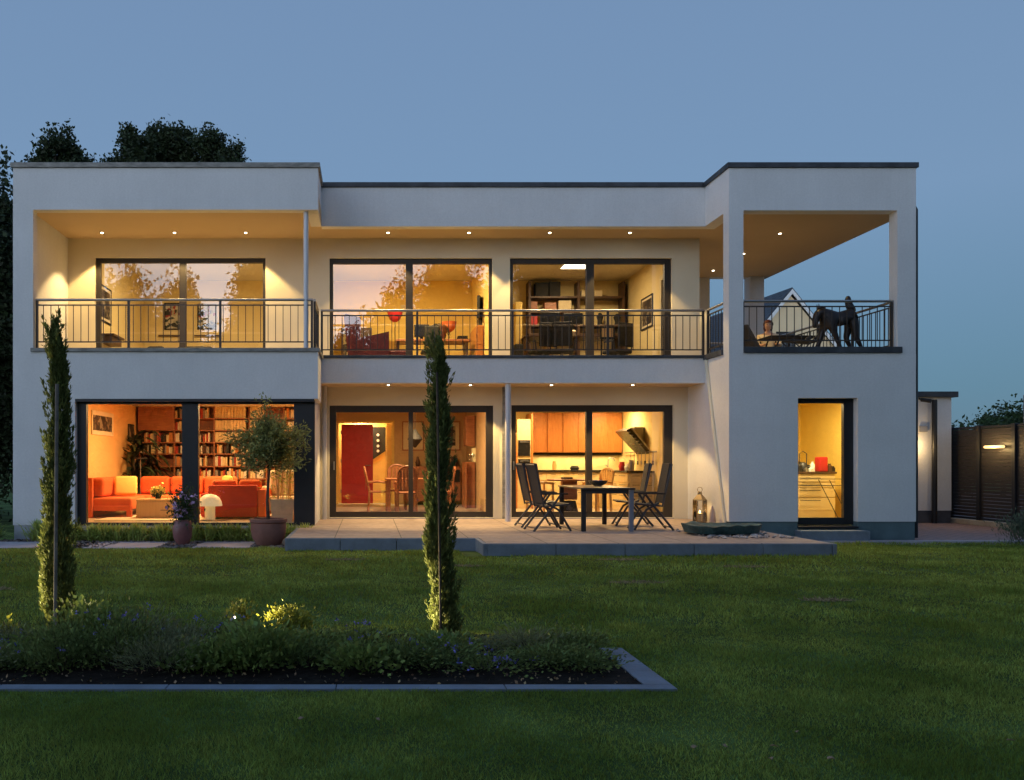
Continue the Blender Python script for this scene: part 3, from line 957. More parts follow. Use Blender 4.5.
for (x, y, rz, lb) in ((-5.05, 18.25, .25, "square yellow cushion on the left end of the red corner sofa"), (-3.15, 18.95, -1.1, "leaning yellow cushion on the right end of the red corner sofa")):
    Mx = Matrix.Rotation(R(-18), 4, 'X')
    o = MB().box(-.23, .23, -.06, .06, 0, .42, bev=.055, seg=4, M=None).build("cushion", yel_fab, smooth=True)
    o.location = (x, y, FZ + .42); o.rotation_euler = (R(-18), 0, rz)
    tag(o, lb, "cushion", "yellow sofa cushions")
t = thing("coffee_table", "solid light wood block coffee table in front of the corner sofa", "table", (-4.1, 17.5, FZ))
fbox("tabletop", PX(135.5, 17.2), PX(184, 17.2), 17.2, 17.8, FZ + .34, FZ + .385, wood_y, t)
fbox("body", PX(136, 17.2), PX(183.5, 17.2), 17.205, 17.795, FZ, FZ + .338, wood_y, t)
t = thing("flower_pot", "small dark pot of yellow flowers on the block coffee table", "potted flowers", (PX(158, 17.5), 17.5, FZ + .386))
x = PX(158, 17.5)
MB().lathe([(.05, 0), (.085, .12), (.09, .13), (.075, .13)], (x, 17.5, FZ + .387)).build("pot", dark_m, t, smooth=True)
r_ = np.random.default_rng(1)
P = r_.normal(size=(420, 3)) * [.06, .06, .035] + [x, 17.5, FZ + .55]
fast("flowers", leaves(P, .05, .8, r_), 4, mat("yellow_petal", (.75, .65, .2), .8, island=.3), t)
P = r_.normal(size=(260, 3)) * [.06, .06, .025] + [x, 17.5, FZ + .50]
fast("foliage", leaves(P, .06, .4, r_), 4, leaf_mid, t)
fbox("rug", -5.2, -3.0, 16.6, 18.45, FZ + .001, FZ + .014, wool, None, .004)
tag(bpy.data.objects["rug"], "cream rug on the floor under the block coffee table", "rug")
picture(-5.7, 18.75, PZ(423.5, 18.7), 1.5, .50, art_b, "wide dark framed picture on the left living room wall", 'left', fr=paper, mat_w=.06)
picture(-5.7, 21.0, PZ(433, 21), .5, .42, art_b, "small dark picture behind the palm in the living room corner", 'left')
# wall clock like round dark ring
t = MB().tube([(-5.67, 21.3 + .24 * math.cos(a), PZ(460, 21.2) + .28 * math.sin(a)) for a in [2 * math.pi * k / 24 for k in range(25)]], .05, 8).build("wall_ring", dark_m)
tag(t, "round dark ring ornament on the wall above the red sofa", "wall ornament")
t = thing("floor_lamp", "thin floor lamp with flat dark shade beside the left wall above the red sofa", "lamp", (-5.2, 20.0, FZ))
MB().tube([(-5.2, 20.0, FZ + .02), (-5.2, 20.0, PZ(459, 20))], .012, 8).build("pole", steel, t)
MB().lathe([(.15, 0), (.15, .02)], (-5.2, 20.0, FZ)).build("base", steel, t)
MB().lathe([(.16, 0), (.15, .03)], (-5.2, 20.0, PZ(459, 20))).build("lamp_shade", dark_m, t)


def palm(name, label, x, y, z, h, n, spread, mt, pot=None, seed=1, w=.06, L=.6):
    t = thing(name, label, "plant", (x, y, z))
    r = random.Random(seed)
    V = []
    for k in range(n):
        a = r.uniform(0, 6.28); zz = z + h * r.uniform(.35, .9)
        p = Vector((x, y, zz)); d = Vector((math.cos(a), math.sin(a), r.uniform(.6, 1.6))).normalized()
        l = L * r.uniform(.7, 1.2); seg = 6
        side = Vector((-math.sin(a), math.cos(a), 0))
        pts = []
        for s_ in range(seg + 1):
            f = s_ / seg
            pts.append((p.copy(), w * math.sin(math.pi * (f * .92 + .06))))
            d = (d + Vector((0, 0, -.32 * spread))).normalized()
            p += d * l / seg
        for (p0, w0), (p1, w1) in zip(pts, pts[1:]):
            V += [p0 - side * w0, p0 + side * w0, p1 + side * w1, p1 - side * w1]
    fast("foliage", [tuple(v) for v in V], 4, mt, t)
    MB().tube([(x, y, z), (x + .02, y, z + h * .5), (x, y, z + h * .9)], [.035, .03, .02], 8).build("stem", bark, t)
    if pot: MB().lathe([(.13, 0), (.19, .3), (.2, .32), (.17, .32)], (x, y, z)).build("pot", pot, t, smooth=True)
    return t


palm("potted_palm", "tall dark leafed palm behind the red corner sofa", PX(133, 20.6), 20.6, FZ, 1.85, 60, .9, leaf_house, clay, 4, .06, 1.0)
palm("potted_palm", "bushy dark house plant before the bookcase behind the sofa", PX(150, 20.9), 20.9, FZ, 1.35, 70, 1.2, leaf_house, clay, 9, .05, .7)

# bookcase
BC = thing("bookcase", "cherry wood bookcase filling the back wall of the living room", "bookcase", (-3.7, 21.6, FZ))
bx = [PX(v, 21.45) for v in (139, 157, 174, 184, 198, 214, 249, 266, 284, 302)]
bz = [PZ(v, 21.45) for v in (405, 418.5, 430.5, 442.5, 454, 466.5, 479, 492, 506)]
m = MB()
for v in bx: m.box(v - .012, v + .012, 21.47, 21.79, FZ, bz[0] + .01)
m.build("upright", wood_r, BC)
m = MB()
for z in bz: m.box(bx[0], bx[-1], 21.46, 21.78, z - .012, z + .012)
m.build("shelf", wood_r, BC)
MB().box(bx[0], bx[-1], 21.782, 21.797, FZ, bz[0]).build("back_panel", wood_r, BC)
fbox("cabinet_front", bx[0] - .02, bx[2], 21.42, 21.455, bz[2], bz[0] + .03, wood_r, BC)
rb = random.Random(7)
bcols = {"cream": (.72, .58, .33), "dark brown": (.07, .035, .02), "white": (.75, .70, .58), "red": (.42, .05, .03), "black": (.02, .02, .02), "orange": (.6, .25, .07), "grey": (.28, .25, .22)}
protos = {}
for nm, c_ in bcols.items():
    bm_ = mat("book_cover_" + nm.replace(" ", "_"), c_, .7)
    protos[nm] = bm_
ordn = ["top", "second", "third", "fourth", "fifth", "sixth"]
colw = ["first", "second", "third", "fourth", "fifth", "sixth", "seventh", "eighth", "ninth"]
bmesh_cache = {}
nbook = 0
for ci in range(9):
    for ri in range(6):
        if ci < 2 and ri < 2: continue
        if ci in (0, 1) and ri > 3: continue
        if ci == 3: continue
        if ci == 7 and ri not in (2, 4): continue
        x = bx[ci] + .018; z = bz[ri + 1] + .0125; Hh = bz[ri] - bz[ri + 1] - .03
        while x < bx[ci + 1] - .06:
            binder = ci in (5, 6) and ri < 3
            if ci == 4:
                if x > bx[4] + .25 or ri in (1,): break
            w = .075 if binder else rb.choice((.028, .035, .045, .055)) * 1.25
            if x + w > bx[ci + 1] - .015: break
            nm = "cream" if binder else rb.choice(("cream", "cream", "dark brown", "white", "red", "black", "orange", "grey", "white"))
            hh = Hh * (.93 if binder else rb.uniform(.62, .92))
            if not binder and rb.random() < .08: x += .06; continue
            if nm not in bmesh_cache:
                bo = MB().box(0, 1, 0, 1, 0, 1, bev=.04, seg=1).build("book", protos[nm])
                bmesh_cache[nm] = bo
                o = bo
            else:
                o = bmesh_cache[nm].copy(); COL.objects.link(o)
            o.location = (x, 21.50 + rb.uniform(0, .03), z); o.scale = (w - .004, .2, hh)
            tag(o, f"{nm} {'file' if binder else 'book'} in the {ordn[ri]} row, {colw[ci]} section of the cherry bookcase", "book", "books in the cherry wood bookcase")
            x += w
            nbook += 1
print("books", nbook)

# mushroom lamp
x, y = PX(210, 16.9), 16.9
t = thing("mushroom_lamp", "glowing white mushroom lamp behind the glass beside the red armchair", "lamp", (x, y, FZ))
MB().lathe([(.10, 0), (.10, .3), (.09, .31)], (x, y, FZ)).build("base", mat("lit_milk_glass", (.8, .65, .35), .5, emit=(1, .75, .33), es=.06), t, smooth=True)
MB().lathe([(.235, .27), (.235, .29), (.22, .36), (.18, .43), (.11, .48), (.02, .50)], (x, y, FZ)).build("lamp_shade", mat("lit_milk_shade", (.8, .65, .35), .5, emit=(1, .80, .42), es=.11), t, smooth=True)
light('POINT', (x, y, FZ + .25), 1.2, (1, .7, .35), t, size=.08)
# red armchair from behind
t = thing("red_sofa", "deep red sofa seen from behind, near the right part of the living room window", "sofa", (-2.55, 17.6, FZ))
xa, xb = PX(208, 17.2), PX(257, 17.2)
fbox("backrest", xa, xb, 17.2, 17.42, FZ + .03, FZ + .66, red_dark, t, .03, 3)
fbox("armrest", xb + .003, xb + .18, 17.2, 18.3, FZ + .03, FZ + .58, org_fab, t, .04, 3)
fbox("armrest", xa - .16, xa - .003, 17.25, 18.3, FZ + .03, FZ + .5, red_dark, t, .04, 3)
fbox("seat", xa, xb, 17.425, 18.3, FZ + .1, FZ + .4, red_dark, t, .04, 3)
for k, (a, b_) in enumerate(((212, 237), (239, 262))):
    o = fbox("cushion", PX(a, 17.6), PX(b_, 17.6), 17.5, 17.66, FZ + .41, FZ + .76, org_fab, None, .07, 4)
    tag(o, ["orange cushion on the left of the red sofa seen from behind", "orange cushion on the right of the red sofa seen from behind"][k], "cushion", "orange cushions on the red sofa")
# right corner: cream armchair and planter with bamboo
t = thing("cream_armchair", "cream armchair in the right corner of the living room", "armchair", (-1.75, 17.9, FZ))
fbox("seat", -2.05, -1.45, 17.7, 18.3, FZ + .12, FZ + .42, wool, t, .05, 3)
fbox("backrest", -2.05, -1.45, 18.15, 18.35, FZ + .43, FZ + .95, wool, t, .06, 3)
fbox("armrest", -2.2, -2.06, 17.65, 18.3, FZ + .05, FZ + .62, wool, t, .05, 3)
t = thing("bamboo_planter", "square pale planter with thin bamboo canes by the right edge of the living room window", "planter", (-1.78, 16.6, FZ))
xc = PX(283, 16.5)
MB().poly([(xc - .19, 16.35, FZ), (xc + .19, 16.35, FZ), (xc + .23, 16.35, FZ + .42), (xc - .23, 16.35, FZ + .42)], (0, .4, 0)).build("planter_box", mat("pale_planter", (.62, .52, .36), .8, var=.1), t)
r_ = random.Random(4); mb = MB()
for k in range(9):
    a, c_ = xc + r_.uniform(-.14, .14), 16.55 + r_.uniform(-.12, .12)
    mb.tube([(a, c_, FZ + .4), (a + r_.uniform(-.08, .08), c_, FZ + 1.0), (a + r_.uniform(-.14, .14), c_, FZ + 1.6)], .011, 6)
mb.build("cane", wood_y, t)
rr = np.random.default_rng(4)
P = rr.normal(size=(700, 3)) * [.17, .14, .35] + [xc, 16.55, FZ + 1.15]
fast("foliage", leaves(P, .10, .22, rr), 4, leaf_tuft, t)

# --- dining room
t = thing("hall_door", "red door standing ajar in the yellow frame at the back of the dining room", "door", (-.5, 23.2, FZ))
xa, xb = PX(341.5, 23.2), PX(373, 23.2)
fbox("door_leaf", xa, xb, 23.17, 23.215, FZ + .02, PZ(424.5, 23.2), red_door, t, .006)
MB().tube([(xb - .07, 23.16, FZ + 1.03), (xb - .07, 23.11, FZ + 1.03), (xb - .2, 23.11, FZ + 1.03)], .011, 8).build("handle", steel, t)
m = MB()
for z in (.3, 1.1, 1.85): m.tube([(xa - .012, 23.18, FZ + z), (xa - .012, 23.18, FZ + z + .09)], .012, 8)
m.build("hinge", steel, t)
t = thing("coat_panel", "black slanted wall panel with four pale discs in the yellow hall", "wall panel", (PX(378, 23.9), 23.9, 1.9))
xa, xb = PX(372, 23.85), PX(385.5, 23.85)
MB().poly([(xa, 23.925, PZ(427, 23.9)), (xb, 23.925, PZ(427, 23.9)), (xb, 23.925, PZ(451, 23.9)), (xa, 23.925, PZ(460, 23.9))], (0, -.03, 0)).build("panel", dark_m, t)
for yy in (435, 440.5, 446, 451): MB().tube([(PX(378, 23.88), 23.894, PZ(yy, 23.9)), (PX(378, 23.88), 23.87, PZ(yy, 23.9))], .038, 16).build("disc", white_l, t)
o = MB().box(PX(386, 23.9), PX(392, 23.9) + .05, 23.6, 23.9, FZ, PZ(424, 23.9)).build("hall_cupboard", wall_y)
tag(o, "narrow tall yellow cupboard in the hall right of the red door", "cupboard")


def dining_chair(name, label, x, y, rz, mt, arms=True, group=None, h=1.0, arch=True, w=.46):
    t = thing(name, label, "chair", (x, y, FZ), rz, group, local=True)
    B = lambda n_, *a, **k: MB().box(*a, bev=k.get('bev', .008)).build(n_, mt, t)
    B("seat", -w / 2, w / 2, -.22, .23, .43, .47, bev=.015)
    for sx in (-1, 1):
        MB().tube([(sx * (w / 2 - .03), .2, 0), (sx * (w / 2 - .03), .2, .65 if arms else .43)], .027, 8).build("leg", mt, t)
        MB().tube([(sx * (w / 2 - .03), -.22, 0), (sx * (w / 2 - .03), -.19, .45), (sx * (w / 2 - .03), -.28, h - .14)], .027, 8).build("leg", mt, t)
        if arms: MB().tube([(sx * (w / 2 - .02), -.23, .66), (sx * (w / 2 - .01), .0, .68), (sx * (w / 2 - .02), .22, .65)], .024, 8).build("armrest", mt, t)
    pts = [((w / 2 - .03) * math.cos(a), -.28 - .03 * math.sin(a), h - .15 + .15 * math.sin(a)) for a in [math.pi * k / 12 for k in range(13)]]
    bk = MB().tube(pts, .027, 8)
    bk.build("back_frame", mt, t)
    m = MB()
    for k in range(-2, 3): m.box(k * .075 - .026, k * .075 + .026, -.285, -.272, .5, h - .03 - .02 * abs(k))
    m.build("backrest", mt, t)
    return t


DCG = "wooden chairs round the dining table"
dining_chair("dining_chair", "wooden armchair left of the dining table, seen from the side beside the red door", PX(378, 19.7), 19.7, R(-90), wood_r, group=DCG)
dining_chair("dining_chair", "arched back wooden chair standing in front of the dining table", PX(406, 19.0), 19.0, R(5), wood_r, group=DCG, h=1.02)
dining_chair("dining_chair", "wooden chair behind the dining table facing the garden", PX(397, 20.6), 20.6, R(180), wood_r, group=DCG, h=1.05)
dining_chair("dining_chair", "wooden chair at the right end of the dining table behind the cypress", PX(441, 19.8), 19.8, R(90), wood_r, group=DCG)
t = thing("dining_table", "cherry wood dining table behind the cypress in the left dining room", "table", (1.0, 19.8, FZ))
xa, xb = PX(385, 19.7), PX(433, 19.7)
fbox("tabletop", xa, xb, 19.35, 20.25, FZ + .71, FZ + .75, wood_r, t)
for a in (xa + .05, xb - .12):
    for c_ in (19.4, 20.13): fbox("leg", a, a + .07, c_, c_ + .07, FZ, FZ + .708, wood_r, t)
t = thing("sideboard", "low cherry wood sideboard with dark niche against the dining room wall", "sideboard", (2.0, 23, FZ))
xa, xb = PX(404, 22.8), PX(461, 22.8)
fbox("body", xa, xb, 22.85, 23.28, FZ + .08, FZ + 1.0, wood_r, t)
fbox("niche", PX(450, 22.8), PX(460, 22.8), 22.82, 22.848, PZ(482, 22.8), PZ(470, 22.8), dark_m, t, .003)
fbox("door_panel", PX(450, 22.8), PX(460.5, 22.8), 22.82, 22.848, FZ + .1, PZ(483, 22.8), wood_r, t, .004)
for k in range(3): fbox("door_panel", xa + .02 + k * .36, xa + .36 + k * .36, 22.82, 22.848, FZ + .1, FZ + .97, wood_r, t, .004)
for k, (a, w_) in enumerate(((418, .1), (436, .14), (452, .12), (456, .08))):
    o = MB().lathe([(w_ * .4, 0), (w_ * .7, .1), (w_ * .4, .2), (w_ * .3, .26)], (PX(a, 23), 23.05, FZ + 1.001), 14).build("vase", wood_d, smooth=True)
    tag(o, ["small dark vase at the left end of the sideboard", "wide dark vase in the middle of the sideboard", "dark round vase on the sideboard right of the cypress", "slim dark vase at the right end of the sideboard"][k], "vase", "vases on the sideboard")
picture(PX(413, 23.28), 23.28, PZ(436, 23.3), .58, .78, paper, "framed pale picture above the sideboard left of the cypress", fr=wood_r, mat_w=.08)
picture(PX(449, 23.28), 23.28, PZ(436, 23.3), .60, .78, art_b, "framed dark picture above the sideboard right of the cypress", fr=wood_r, mat_w=.1)
t = thing("pendant_lamp", "dark diamond shaped pendant lamp hanging over the dining table", "lamp", (PX(414, 20), 20, 2.3))
x = PX(415, 20)
MB().lathe([(.02, .2), (.16, 0), (.17, -.03), (.02, -.22)], (x, 20, PZ(438, 20))).build("lamp_shade", dark_m, t)
MB().tube([(x, 20, PZ(438, 20) + .2), (x, 20, 2.757)], .006, 6).build("cable", dark_m, t)
t = thing("tall_cupboard", "tall cherry wood cupboard with open middle at the right of the dining room", "cupboard", (2.4, 21.3, FZ))
xa, xb = PX(466, 21.2), 2.6
fbox("upper_cabinet", xa, xb, 21.2, 21.8, PZ(446, 21.2), PZ(416, 21.2), wood_r, t)
fbox("lower_cabinet", xa, xb, 21.2, 21.8, FZ, PZ(462, 21.2), wood_r, t)
fbox("side_panel", xa - .035, xa - .002, 21.0, 21.8, FZ, PZ(462, 21.2), wood_r, t)
o = MB().lathe([(.10, 0), (.11, .32), (.12, .34)], (PX(476, 21.4), 21.4, PZ(462, 21.2) + .001), 20).build("table_lamp", mat("lit_yellow_shade", (.8, .6, .2), .8, emit=(1, .7, .25), es=.1), smooth=True)
tag(o, "small glowing yellow lamp in the open middle of the tall cupboard", "lamp")
for k, a in enumerate((469.5, 472.5, 481.5)):
    o = MB().lathe([(.03, 0), (.008, .05), (.008, .09), (.045, .15), (.035, .2)], (PX(a, 21.3), 21.27, PZ(462, 21.2) + .001), 14).build("wine_glass", glass_clear, smooth=True)
    tag(o, ["outermost wine glass left of the small yellow lamp", "wine glass just left of the small yellow lamp", "wine glass right of the small yellow lamp"][k], "glass", "glasses in the tall cupboard")

# --- kitchen
t = thing("wall_cabinet", "row of curved orange wood wall cabinets over the kitchen worktop", "kitchen cabinet", (5, 21.8, 2))
xa, xb = PX(532, 21.7), PX(621, 21.7)
for k in range(6):
    a = xa + (xb - xa) * k / 6
    f0 = 21.62 - .1 * math.sin(math.pi * (k + .5) / 6)
    fbox("cabinet_door", a + .002, a + (xb - xa) / 6 - .002, f0, 21.99, PZ(452.5, 21.7), PZ(413, 21.7), wood_o, t, .006)
fbox("light_rail", xa, xb, 21.66, 21.98, PZ(455, 21.7), PZ(453, 21.7), dark_m, t, .003)
light("AREA", ((xa + xb) / 2, 21.8, PZ(455, 21.7) - .02), 5, (1, .72, .34), t, size=2.0, sx=.08, name="backsplash_fill_light")  # area light added to brighten the backsplash
t = thing("kitchen_units", "cream kitchen base units with black worktop along the back wall", "kitchen units", (5, 21.6, FZ))
xa, xb = PX(533, 21.4), 6.29
fbox("worktop", xa, xb, 21.35, 21.99, FZ + .88, FZ + .92, black_m, t, .004)
fbox("carcass", xa, xb, 21.42, 21.98, FZ, FZ + .878, cream_l, t)
n = 6
for k in range(n - 1):
    a = xa + (xb - .6 - xa) * k / (n - 1); b_ = a + (xb - .6 - xa) / (n - 1) - .008
    for (z0, z1) in ((.12, .42), (.43, .66), (.67, .86)):
        d_ = fbox("drawer", a, b_, 21.395, 21.418, FZ + z0, FZ + z1 - .014, cream_l, t, .004)
        MB().tube([(a + .1, 21.37, FZ + z1 - .05), (b_ - .1, 21.37, FZ + z1 - .05)], .006, 6).build("handle", alu_d, d_)
t = thing("side_units", "cream drawer units with black worktop running forward along the right kitchen wall", "kitchen units", (6, 20, FZ))
fbox("worktop", 5.68, 6.29, 19.2, 21.34, FZ + .88, FZ + .92, black_m, t, .004)
fbox("carcass", 5.74, 6.29, 19.25, 21.34, FZ, FZ + .878, cream_l, t)
for k in range(3):
    for (z0, z1) in ((.12, .42), (.43, .66), (.67, .86)):
        d_ = fbox("drawer", 5.715, 5.738, 19.26 + k * .69, 19.94 + k * .69, FZ + z0, FZ + z1 - .014, cream_l, t, .004)
        MB().tube([(5.69, 19.36 + k * .69, FZ + z1 - .05), (5.69, 19.84 + k * .69, FZ + z1 - .05)], .006, 6).build("handle", alu_d, d_)
for k in range(2):
    for (z0, z1) in ((.12, .42), (.43, .66), (.67, .86)):
        d_ = fbox("drawer", 5.745 + k * .27, 6.01 + k * .27, 19.225, 19.248, FZ + z0, FZ + z1 - .014, cream_l, t, .004)
        MB().tube([(5.8 + k * .27, 19.2, FZ + z1 - .05), (5.96 + k * .27, 19.2, FZ + z1 - .05)], .006, 6).build("handle", alu_d, d_)
t = thing("oven_tower", "tall cream oven cabinet with wooden side at the left of the kitchen", "oven cabinet", (3.7, 21, FZ))
xa, xb = PX(517.5, 21), PX(531, 21)
fbox("body", xa, xb, 21.03, 21.7, FZ, PZ(419, 21), cream_l, t)
for z0, z1 in ((PZ(456, 21), PZ(440, 21)), (PZ(477, 21), PZ(459, 21))):
    d_ = fbox("oven_door", xa + .02, xb - .02, 21.0, 21.028, z0, z1, black_m, t, .004)
    MB().tube([(xa + .06, 20.97, z1 - .05), (xb - .06, 20.97, z1 - .05)], .008, 6).build("handle", alu_d, d_)
fbox("side_panel", PX(513.5, 21), xa - .003, 20.98, 21.7, FZ, PZ(433, 21), wood_o, t)
fbox("side_panel", xb + .003, xb + .05, 20.98, 21.7, FZ, PZ(413, 21), wood_o, t)
t = thing("cooker_hood", "slanted dark glass cooker hood on the right kitchen wall", "cooker hood", (6.1, 20, 1.9))
P0, P1 = (PX(621, 20), PZ(431, 20)), (PX(645, 20), PZ(453, 20))
MB().poly([(P0[0], 19.6, P0[1]), (P0[0] + .10, 19.6, P0[1] + .05), (P1[0] + .0, 19.6, P1[1] + .02), (P1[0] - .05, 19.6, P1[1] - .02)], (0, .9, 0)).build("hood_body", black_m, t)
m = MB()
for k in range(5):
    f = .12 + k * .13
    p = (P0[0] * (1 - f) + (P1[0] - .05) * f, P0[1] * (1 - f) + (P1[1] - .02) * f)
    m.box(p[0] - .03, p[0] + .03, 19.585, 19.598, p[1] + .015, p[1] + .03)
m.build("vent_strip", steel, t)
MB().poly([(P0[0] + .10, 19.59, P0[1] + .052), (P0[0] + .14, 19.59, P0[1] + .06), (P1[0] + .03, 19.59, P1[1] + .02), (P1[0], 19.59, P1[1] + .02)], (0, .92, 0)).build("trim", steel, t)
fbox("chimney", 6.06, 6.29, 19.9, 20.2, PZ(445, 20), PZ(427, 20), mat("hood_grey", (.22, .2, .16), .4, metal=.5), t)
t = thing("tap", "curved steel tap on the black kitchen worktop", "tap", (PX(609, 21.6), 21.6, FZ + .921))
x = PX(608, 21.7)
MB().tube([(x, 21.7, FZ + .921), (x, 21.7, FZ + 1.15), (x + .05, 21.68, FZ + 1.22), (x + .13, 21.65, FZ + 1.2), (x + .15, 21.64, FZ + 1.14)], .014, 8).build("spout", steel, t, smooth=True)
MB().tube([(x, 21.68, FZ + 1.0), (x - .09, 21.62, FZ + 1.05)], .01, 6).build("lever", steel, t)
t = thing("utensil_rail", "steel rail with hanging kitchen tools under the slanted hood", "kitchen rail", (6.28, 20, 1.6))
MB().tube([(6.26, 19.0, PZ(452, 20.0)), (6.26, 21.3, PZ(452, 20.0))], .012, 6).build("rail", steel, t)
for k in range(7):
    yk = 19.15 + k * .27
    MB().tube([(6.24, yk, PZ(452, 20) - .01), (6.24, yk, PZ(452, 20) - .2)], .008, 6).build("utensil_handle", steel, t)
    MB().box(6.225, 6.245, yk - .04, yk + .04, PZ(452, 20) - .29, PZ(452, 20) - .2, bev=.006).build("utensil_head", [dark_m, steel][k % 2], t)
for k, (xx, yy, h_, w_, mt_, lb) in enumerate(((5.85, 19.45, .24, .07, steel, "steel pepper mill on the side worktop nearest the window"), (5.9, 19.8, .16, .1, white_l, "white pot on the side worktop beside the pepper mill"),
                                               (5.95, 20.5, .2, .08, red_door, "red canister below the slanted kitchen hood"), (5.1, 21.6, .1, .12, dark_m, "low dark bowl on the back worktop"), (4.6, 21.6, .22, .06, wood_y, "wooden canister on the back worktop"))):
    o = MB().lathe([(w_ * .8, 0), (w_, h_ * .5), (w_ * .7, h_ * .85), (w_ * .75, h_)], (xx, yy, FZ + .921), 16).build("kitchen_jar", mt_, smooth=True)
    tag(o, lb, "jar", "jars and pots on the kitchen worktops")
t = thing("island_table", "round kitchen table with thick wooden pedestal behind the garden table", "table", (PX(569, 19), 19, FZ))
x = PX(569, 19)
MB().lathe([(.46, 0), (.48, .015), (.48, .03), (.46, .04)], (x, 19, FZ + .71), 32).build("tabletop", wood_o, t)
fbox("pedestal", x - .16, x + .16, 18.9, 19.1, FZ + .3, FZ + .708, wood_r, t)
MB().lathe([(.24, 0), (.2, .03), (.14, .28)], (x, 19, FZ), 20).build("base", dark_m, t)
dining_chair("kitchen_chair", "light beech chair with round back left of the kitchen table", PX(540, 19), 19.0, R(-75), wood_y, arms=True, group="light wooden chairs in the kitchen", h=.98, w=.48)
dining_chair("kitchen_chair", "light beech chair right of the kitchen table beside the door mullion", PX(597, 19.4), 19.4, R(115), wood_y, arms=True, group="light wooden chairs in the kitchen", h=.98, w=.48)
o = fbox("tablet", x - .18, x + .05, 18.85, 19.0, FZ + .752, FZ + .79, black_m, None, .01)
tag(o, "flat black box lying on the round kitchen table", "box")

# --- pantry behind narrow window
t = thing("drawer_cabinet", "cream drawer cabinet with black worktop behind the narrow window", "cabinet", (8.3, 17.3, FZ))
xa, xb = 6.72, PX(835.5, 17)
fbox("worktop", xa, xb + .02, 16.98, 17.6, FZ + .89, FZ + .925, wood_d, t, .004)
fbox("carcass", xa, xb, 17.02, 17.58, FZ, FZ + .888, cream_l, t)
dcol = (PX(793, 17), PX(835, 17))
for (y0, y1) in ((476, 481.6), (483, 487), (488.4, 497), (498.4, 510)):
    d_ = fbox("drawer", dcol[0], dcol[1], 16.99, 17.015, PZ(y1, 17), PZ(y0, 17), cream_l, t, .004)
    MB().tube([(dcol[0] + .12, 16.965, PZ(y0 + 2, 17)), (dcol[1] - .3, 16.965, PZ(y0 + 2, 17))], .007, 6).build("handle", alu_d, d_)
o = fbox("red_box", PX(817, 17.2), PX(825.5, 17.2), 17.1, 17.3, FZ + .926, PZ(457, 17.2), red_door, None, .02)
tag(o, "bright red box on the worktop behind the narrow window", "box")
t = thing("kettle", "dark kettle with arched handle on the worktop left of the red box", "kettle", (PX(803, 17.2), 17.2, FZ + .926))
x = PX(803, 17.2)
MB().lathe([(.09, 0), (.10, .05), (.07, .16), (.03, .19)], (x, 17.2, FZ + .926), 17).build("body", alu_d, t, smooth=True)
MB().tube([(x - .07, 17.2, FZ + 1.08), (x - .07, 17.2, FZ + 1.28), (x, 17.2, FZ + 1.33), (x + .07, 17.2, FZ + 1.28), (x + .07, 17.2, FZ + 1.08)], .009, 8).build("handle", dark_m, t)
for k, (a, h_, w_, mt_, lb) in enumerate(((808.5, .14, .05, dark_m, "dark jar between the kettle and the pale jar"), (812.5, .2, .045, white_l, "pale jar just left of the red box"), (829.5, .16, .05, wood_d, "brown jar just right of the red box"), (833, .11, .04, dark_m, "small dark jar at the right end of the pantry worktop"))):
    o = MB().lathe([(w_, 0), (w_, h_ * .7), (w_ * .5, h_ * .85), (w_ * .55, h_)], (PX(a, 17.15), 17.15, FZ + .926), 14).build("storage_jar", mt_, smooth=True)
    tag(o, lb, "jar", "jars on the pantry worktop")

t = thing("drying_rack", "thin metal folding rack standing behind the narrow window", "rack", (PX(832, 16.5), 16.5, FZ))
m = MB()
for yy in (479, 485.5): m.tube([(PX(798, 16.5), 16.5, PZ(yy, 16.5)), (PX(848, 16.5), 16.5, PZ(yy, 16.5))], .007, 6)
m.build("rail", alu_d, t)
m = MB()
for d_ in (16.45, 16.85): m.tube([(PX(828, 16.5), d_, PZ(480, 16.5)), (PX(849, 16.5), d_, FZ)], .008, 6); 
m.build("leg", alu_d, t)
for k, (a, h_, w_, mt_, lb) in enumerate(((799.5, .2, .05, dark_m, "tall dark bottle at the left end of the pantry worktop"), (806, .09, .045, steel, "small steel cup beside the kettle"), (810.5, .1, .04, white_l, "small white cup left of the pale jar"))):
    o = MB().lathe([(w_, 0), (w_, h_ * .6), (w_ * .4, h_ * .75), (w_ * .4, h_)], (PX(a, 17.08), 17.08, FZ + .926), 14).build("bottle", mt_, smooth=True)
    tag(o, lb, "bottle" if k == 0 else "cup")

# --- upper left room
t = picture(PX(172.5, 21.49), 21.5, PZ(316.5, 21.5), .40, .66, art_a, "abstract painting seen left of the upper left window mullion", cat="painting")
t = picture(PX(207, 21.49), 21.5, PZ(317, 21.5), .47, .62, art_a, "abstract red and black painting right of the upper left window mullion", cat="painting")
picture(-5.5, 18.3, PZ(305, 18.3), .75, .75, art_b, "dark framed picture on the side wall at the left end of the upper left room", 'left', mat_w=.06)
t = thing("wall_shelf", "dark shelf on the side wall of the upper left room", "shelf", (-5.4, 18.2, 4.0))
fbox("board", -5.49, -5.2, 17.9, 18.7, PZ(338, 18.3), PZ(336, 18.3), wood_d, t, .004)
fbox("drawer_front", -5.49, -5.25, 17.95, 18.65, PZ(345, 18.3), PZ(338.5, 18.3), wood_d, t, .004)
t = thing("bed", "dark bed headboard barely rising above the balcony edge in the upper left room", "bed", (-3.4, 19.5, UF))
for a, b_ in ((148, 166), (178, 214)): fbox("pillow", PX(a, 19.5), PX(b_, 19.5), 19.3, 19.7, UF + .3, PZ(347, 19.5), dark_m, t, .08, 4)
fbox("mattress", PX(140, 19.5), PX(220, 19.5), 18.8, 21.0, UF + .05, UF + .4, wool, t, .05)
